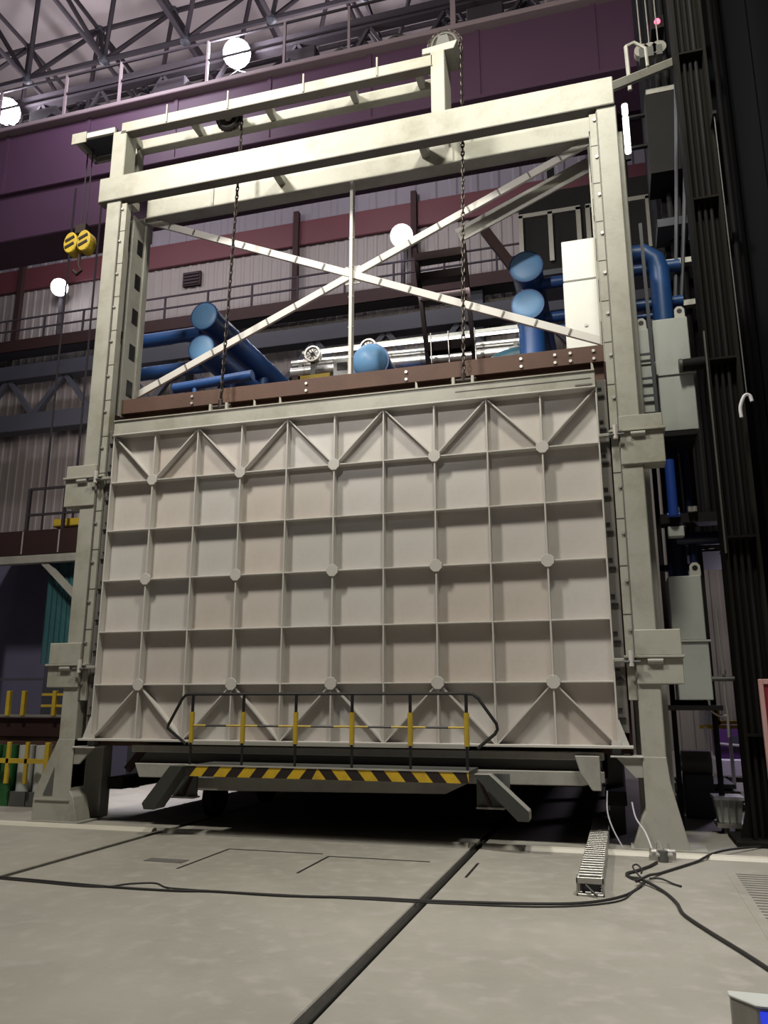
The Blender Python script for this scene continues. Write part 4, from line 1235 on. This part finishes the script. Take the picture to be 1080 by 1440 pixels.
MB().box(-40, -9.4, 8.0, 9.4, 15.3, 16.9).build('end_carriage', M_crane, cr, bevel=0.03)
for z0, z1 in ((21.1, 21.5),):
    MB().box(-40, 14, 9.0, 9.3, z0, z1).build('walkway_beam', M_truss, cr, bevel=0.02)
for k in range(22):
    x = -38 + k * 2.3
    MB().bar((x, 9.1, 19.2), (x + 1.15, 9.1, 21.15), 0.10, 0.10).build('walkway_strut', M_truss, cr)
    MB().bar((x + 1.15, 9.1, 21.15), (x + 2.3, 9.1, 19.2), 0.10, 0.10).build('walkway_strut', M_truss, cr)
tr = MB().box(-20.5, -15.5, 9.0, 13.5, 19.4, 20.8).build('trolley', M_truss, cr, bevel=0.05)
MB().tube([(-19.5, 9.6, 20.9), (-16.5, 9.6, 20.9)], 0.6, 16).build('winch_drum', M_bsteel, tr, True)
for k in range(10):
    x = -14 + k * 1.6
    MB().tube(smooth_path([(x, 7.95, 19.5), (x + 0.4, 7.95, 19.3), (x + 0.8, 7.95, 19.28), (x + 1.2, 7.95, 19.3), (x + 1.6, 7.95, 19.5)], 3), 0.05, 6).build('festoon_cable', M_black, cr, True)
for x in (-13, -8.4, -4.2, 1.2):
    MB().box(x - 0.5, x + 0.5, 8.2, 8.9, 19.25, 20.1).build('drive_box', M_truss, cr, bevel=0.03)
MB().box(-40, 14, 8.4, 8.5, 19.25, 19.42).build('trolley_rail', M_truss, cr)

# operator frames (glazed rows) under the crane at right
ob = thing('crane_cabin', 'dark glazed crane cabin with pale frames left of the right column top', 'cabin', (3.8, 9.5, 13))
MB().box(1.7, 5.4, 10.2, 11.5, 12.9, 15.4).build('cabin_shell', M_void, ob)
for x in (1.75, 2.55, 3.3, 3.55, 4.35, 5.1):
    MB().box(x - 0.06, x + 0.06, 10.08, 10.2, 13.2, 14.7).build('window_post', M_galv, ob)
for a, b in ((1.7, 3.36), (3.5, 5.16)):
    MB().box(a, b, 10.08, 10.2, 14.62, 14.74).build('window_rail', M_galv, ob)
MB().box(1.5, 5.4, 10.0, 11.5, 12.75, 12.9).build('cabin_floor', M_bsteel, ob)
MB().bar((1.7, 10.3, 12.9), (0.7, 10.3, 14.6), 0.25, 0.25).build('hanger', M_brown, ob)
MB().box(2.5, 2.7, 10.65, 10.85, 15.3, 17.35).box(4.5, 4.7, 10.65, 10.85, 15.3, 17.35).build('hanger_post', M_void, ob)

# =================================================================== BACK WALL WALKWAY AND RUNWAY
wk = thing('wall_walkway', 'long railed maintenance walkway running along the back wall', 'walkway', (-10, 19, 18))
MB().box(-43, 9, 18.6, 19.8, 17.70, 17.95).build('deck', M_bsteel, wk)
MB().box(-43, 9, 18.5, 18.6, 17.45, 18.0).build('fascia', M_brown, wk)
for k in range(24):
    x = -42 + k * 2.1
    MB().box(x - 0.04, x + 0.04, 18.55, 18.62, 18.0, 19.1).build('rail_post', M_truss, wk)
for z in (18.5, 19.05):
    MB().box(-43, 9, 18.56, 18.61, z, z + 0.07).build('guard_rail', M_truss, wk)
rt = thing('runway_truss', 'dark blue-grey lattice runway girder below the wall walkway', 'girder', (-10, 18, 13))
for z0, z1 in ((15.9, 16.6), (13.4, 14.2)):
    MB().box(-43, 9, 18.3, 18.9, z0, z1).build('chord', M_bsteel, rt, bevel=0.02)
for k in range(17):
    x = -42 + k * 3.0
    MB().bar((x, 18.5, 14.1), (x + 1.5, 18.5, 16.0), 0.22, 0.22).build('lattice_bar', M_bsteel, rt)
    MB().bar((x + 1.5, 18.5, 16.0), (x + 3.0, 18.5, 14.1), 0.22, 0.22).build('lattice_bar', M_bsteel, rt)
for x in (-40, -27, -14, -1):
    MB().box(x - 0.35, x + 0.35, 18.9, 19.6, 0, 17.7).build('support_column', M_bsteel, rt)
for x in (-30.5, -23.6, -9.0, -3.6):
    t_ = MB().box(x - 0.12, x + 0.12, 19.60, 19.85, 18.0, 23)
    tag(t_.build('wall_post', M_brown), {-30.5: 'leftmost', -23.6: 'second from left', -9.0: 'third from left', -3.6: 'rightmost'}[x] + ' dark brown post on the back wall cladding', 'post', 'posts on the back wall')

# =================================================================== VISIBLE LAMPS
def flood(label, p, r, hang, power):
    x, y, z = p
    t = thing('flood_lamp', label, 'lamp', (x, y, z), 'bright hall lamps')
    d = (Vector(cam.location) - Vector(p)).normalized()
    d = Vector((d.x * 0.4, d.y, -0.35)).normalized()
    pp = Vector(p)
    MB().tube([pp - d * r * 1.3, pp - d * r * 0.9, pp], [r * 0.45, r * 0.6, r * 1.08], 18).build('reflector', M_galv, t, True)
    MB().dome(pp - d * 0.02, d, r, r * 0.35, 18).build('lens', M_lamp, t, True)
    if hang > 0:
        MB().tube([pp - d * r, pp - d * r + Vector((0, 0, hang))], 0.05, 6).build('hanger', M_truss, t, True)
    else:
        MB().tube([pp - d * r, pp - d * r + Vector((0, 0, hang))], 0.10, 6).build('mast', M_truss, t, True)
    l = D.lights.new('flood_lamp_light', 'POINT')
    l.energy = power
    l.color = (0.93, 0.93, 1.0)
    l.shadow_soft_size = r
    o = D.objects.new('flood_lamp_light', l)
    C.objects.link(o)
    o.location = pp + d * (r * 0.8 + 0.3)
    return t
flood('bright lamp on the crane walkway at the top middle left', (-6.42, 8.6, 20.83), 0.40, 0.55, 900)
flood('bright lamp on the crane walkway at the upper left edge', (-14.78, 8.6, 20.69), 0.40, 0.65, 900)
flood('bright flood lamp on a mast left of the left column', (-20.9, 19.2, 20.85), 0.40, -3.05, 60)
flood('bright flood lamp glowing behind the crossed braces', (-3.92, 18.8, 20.4), 0.45, -2.6, 60)
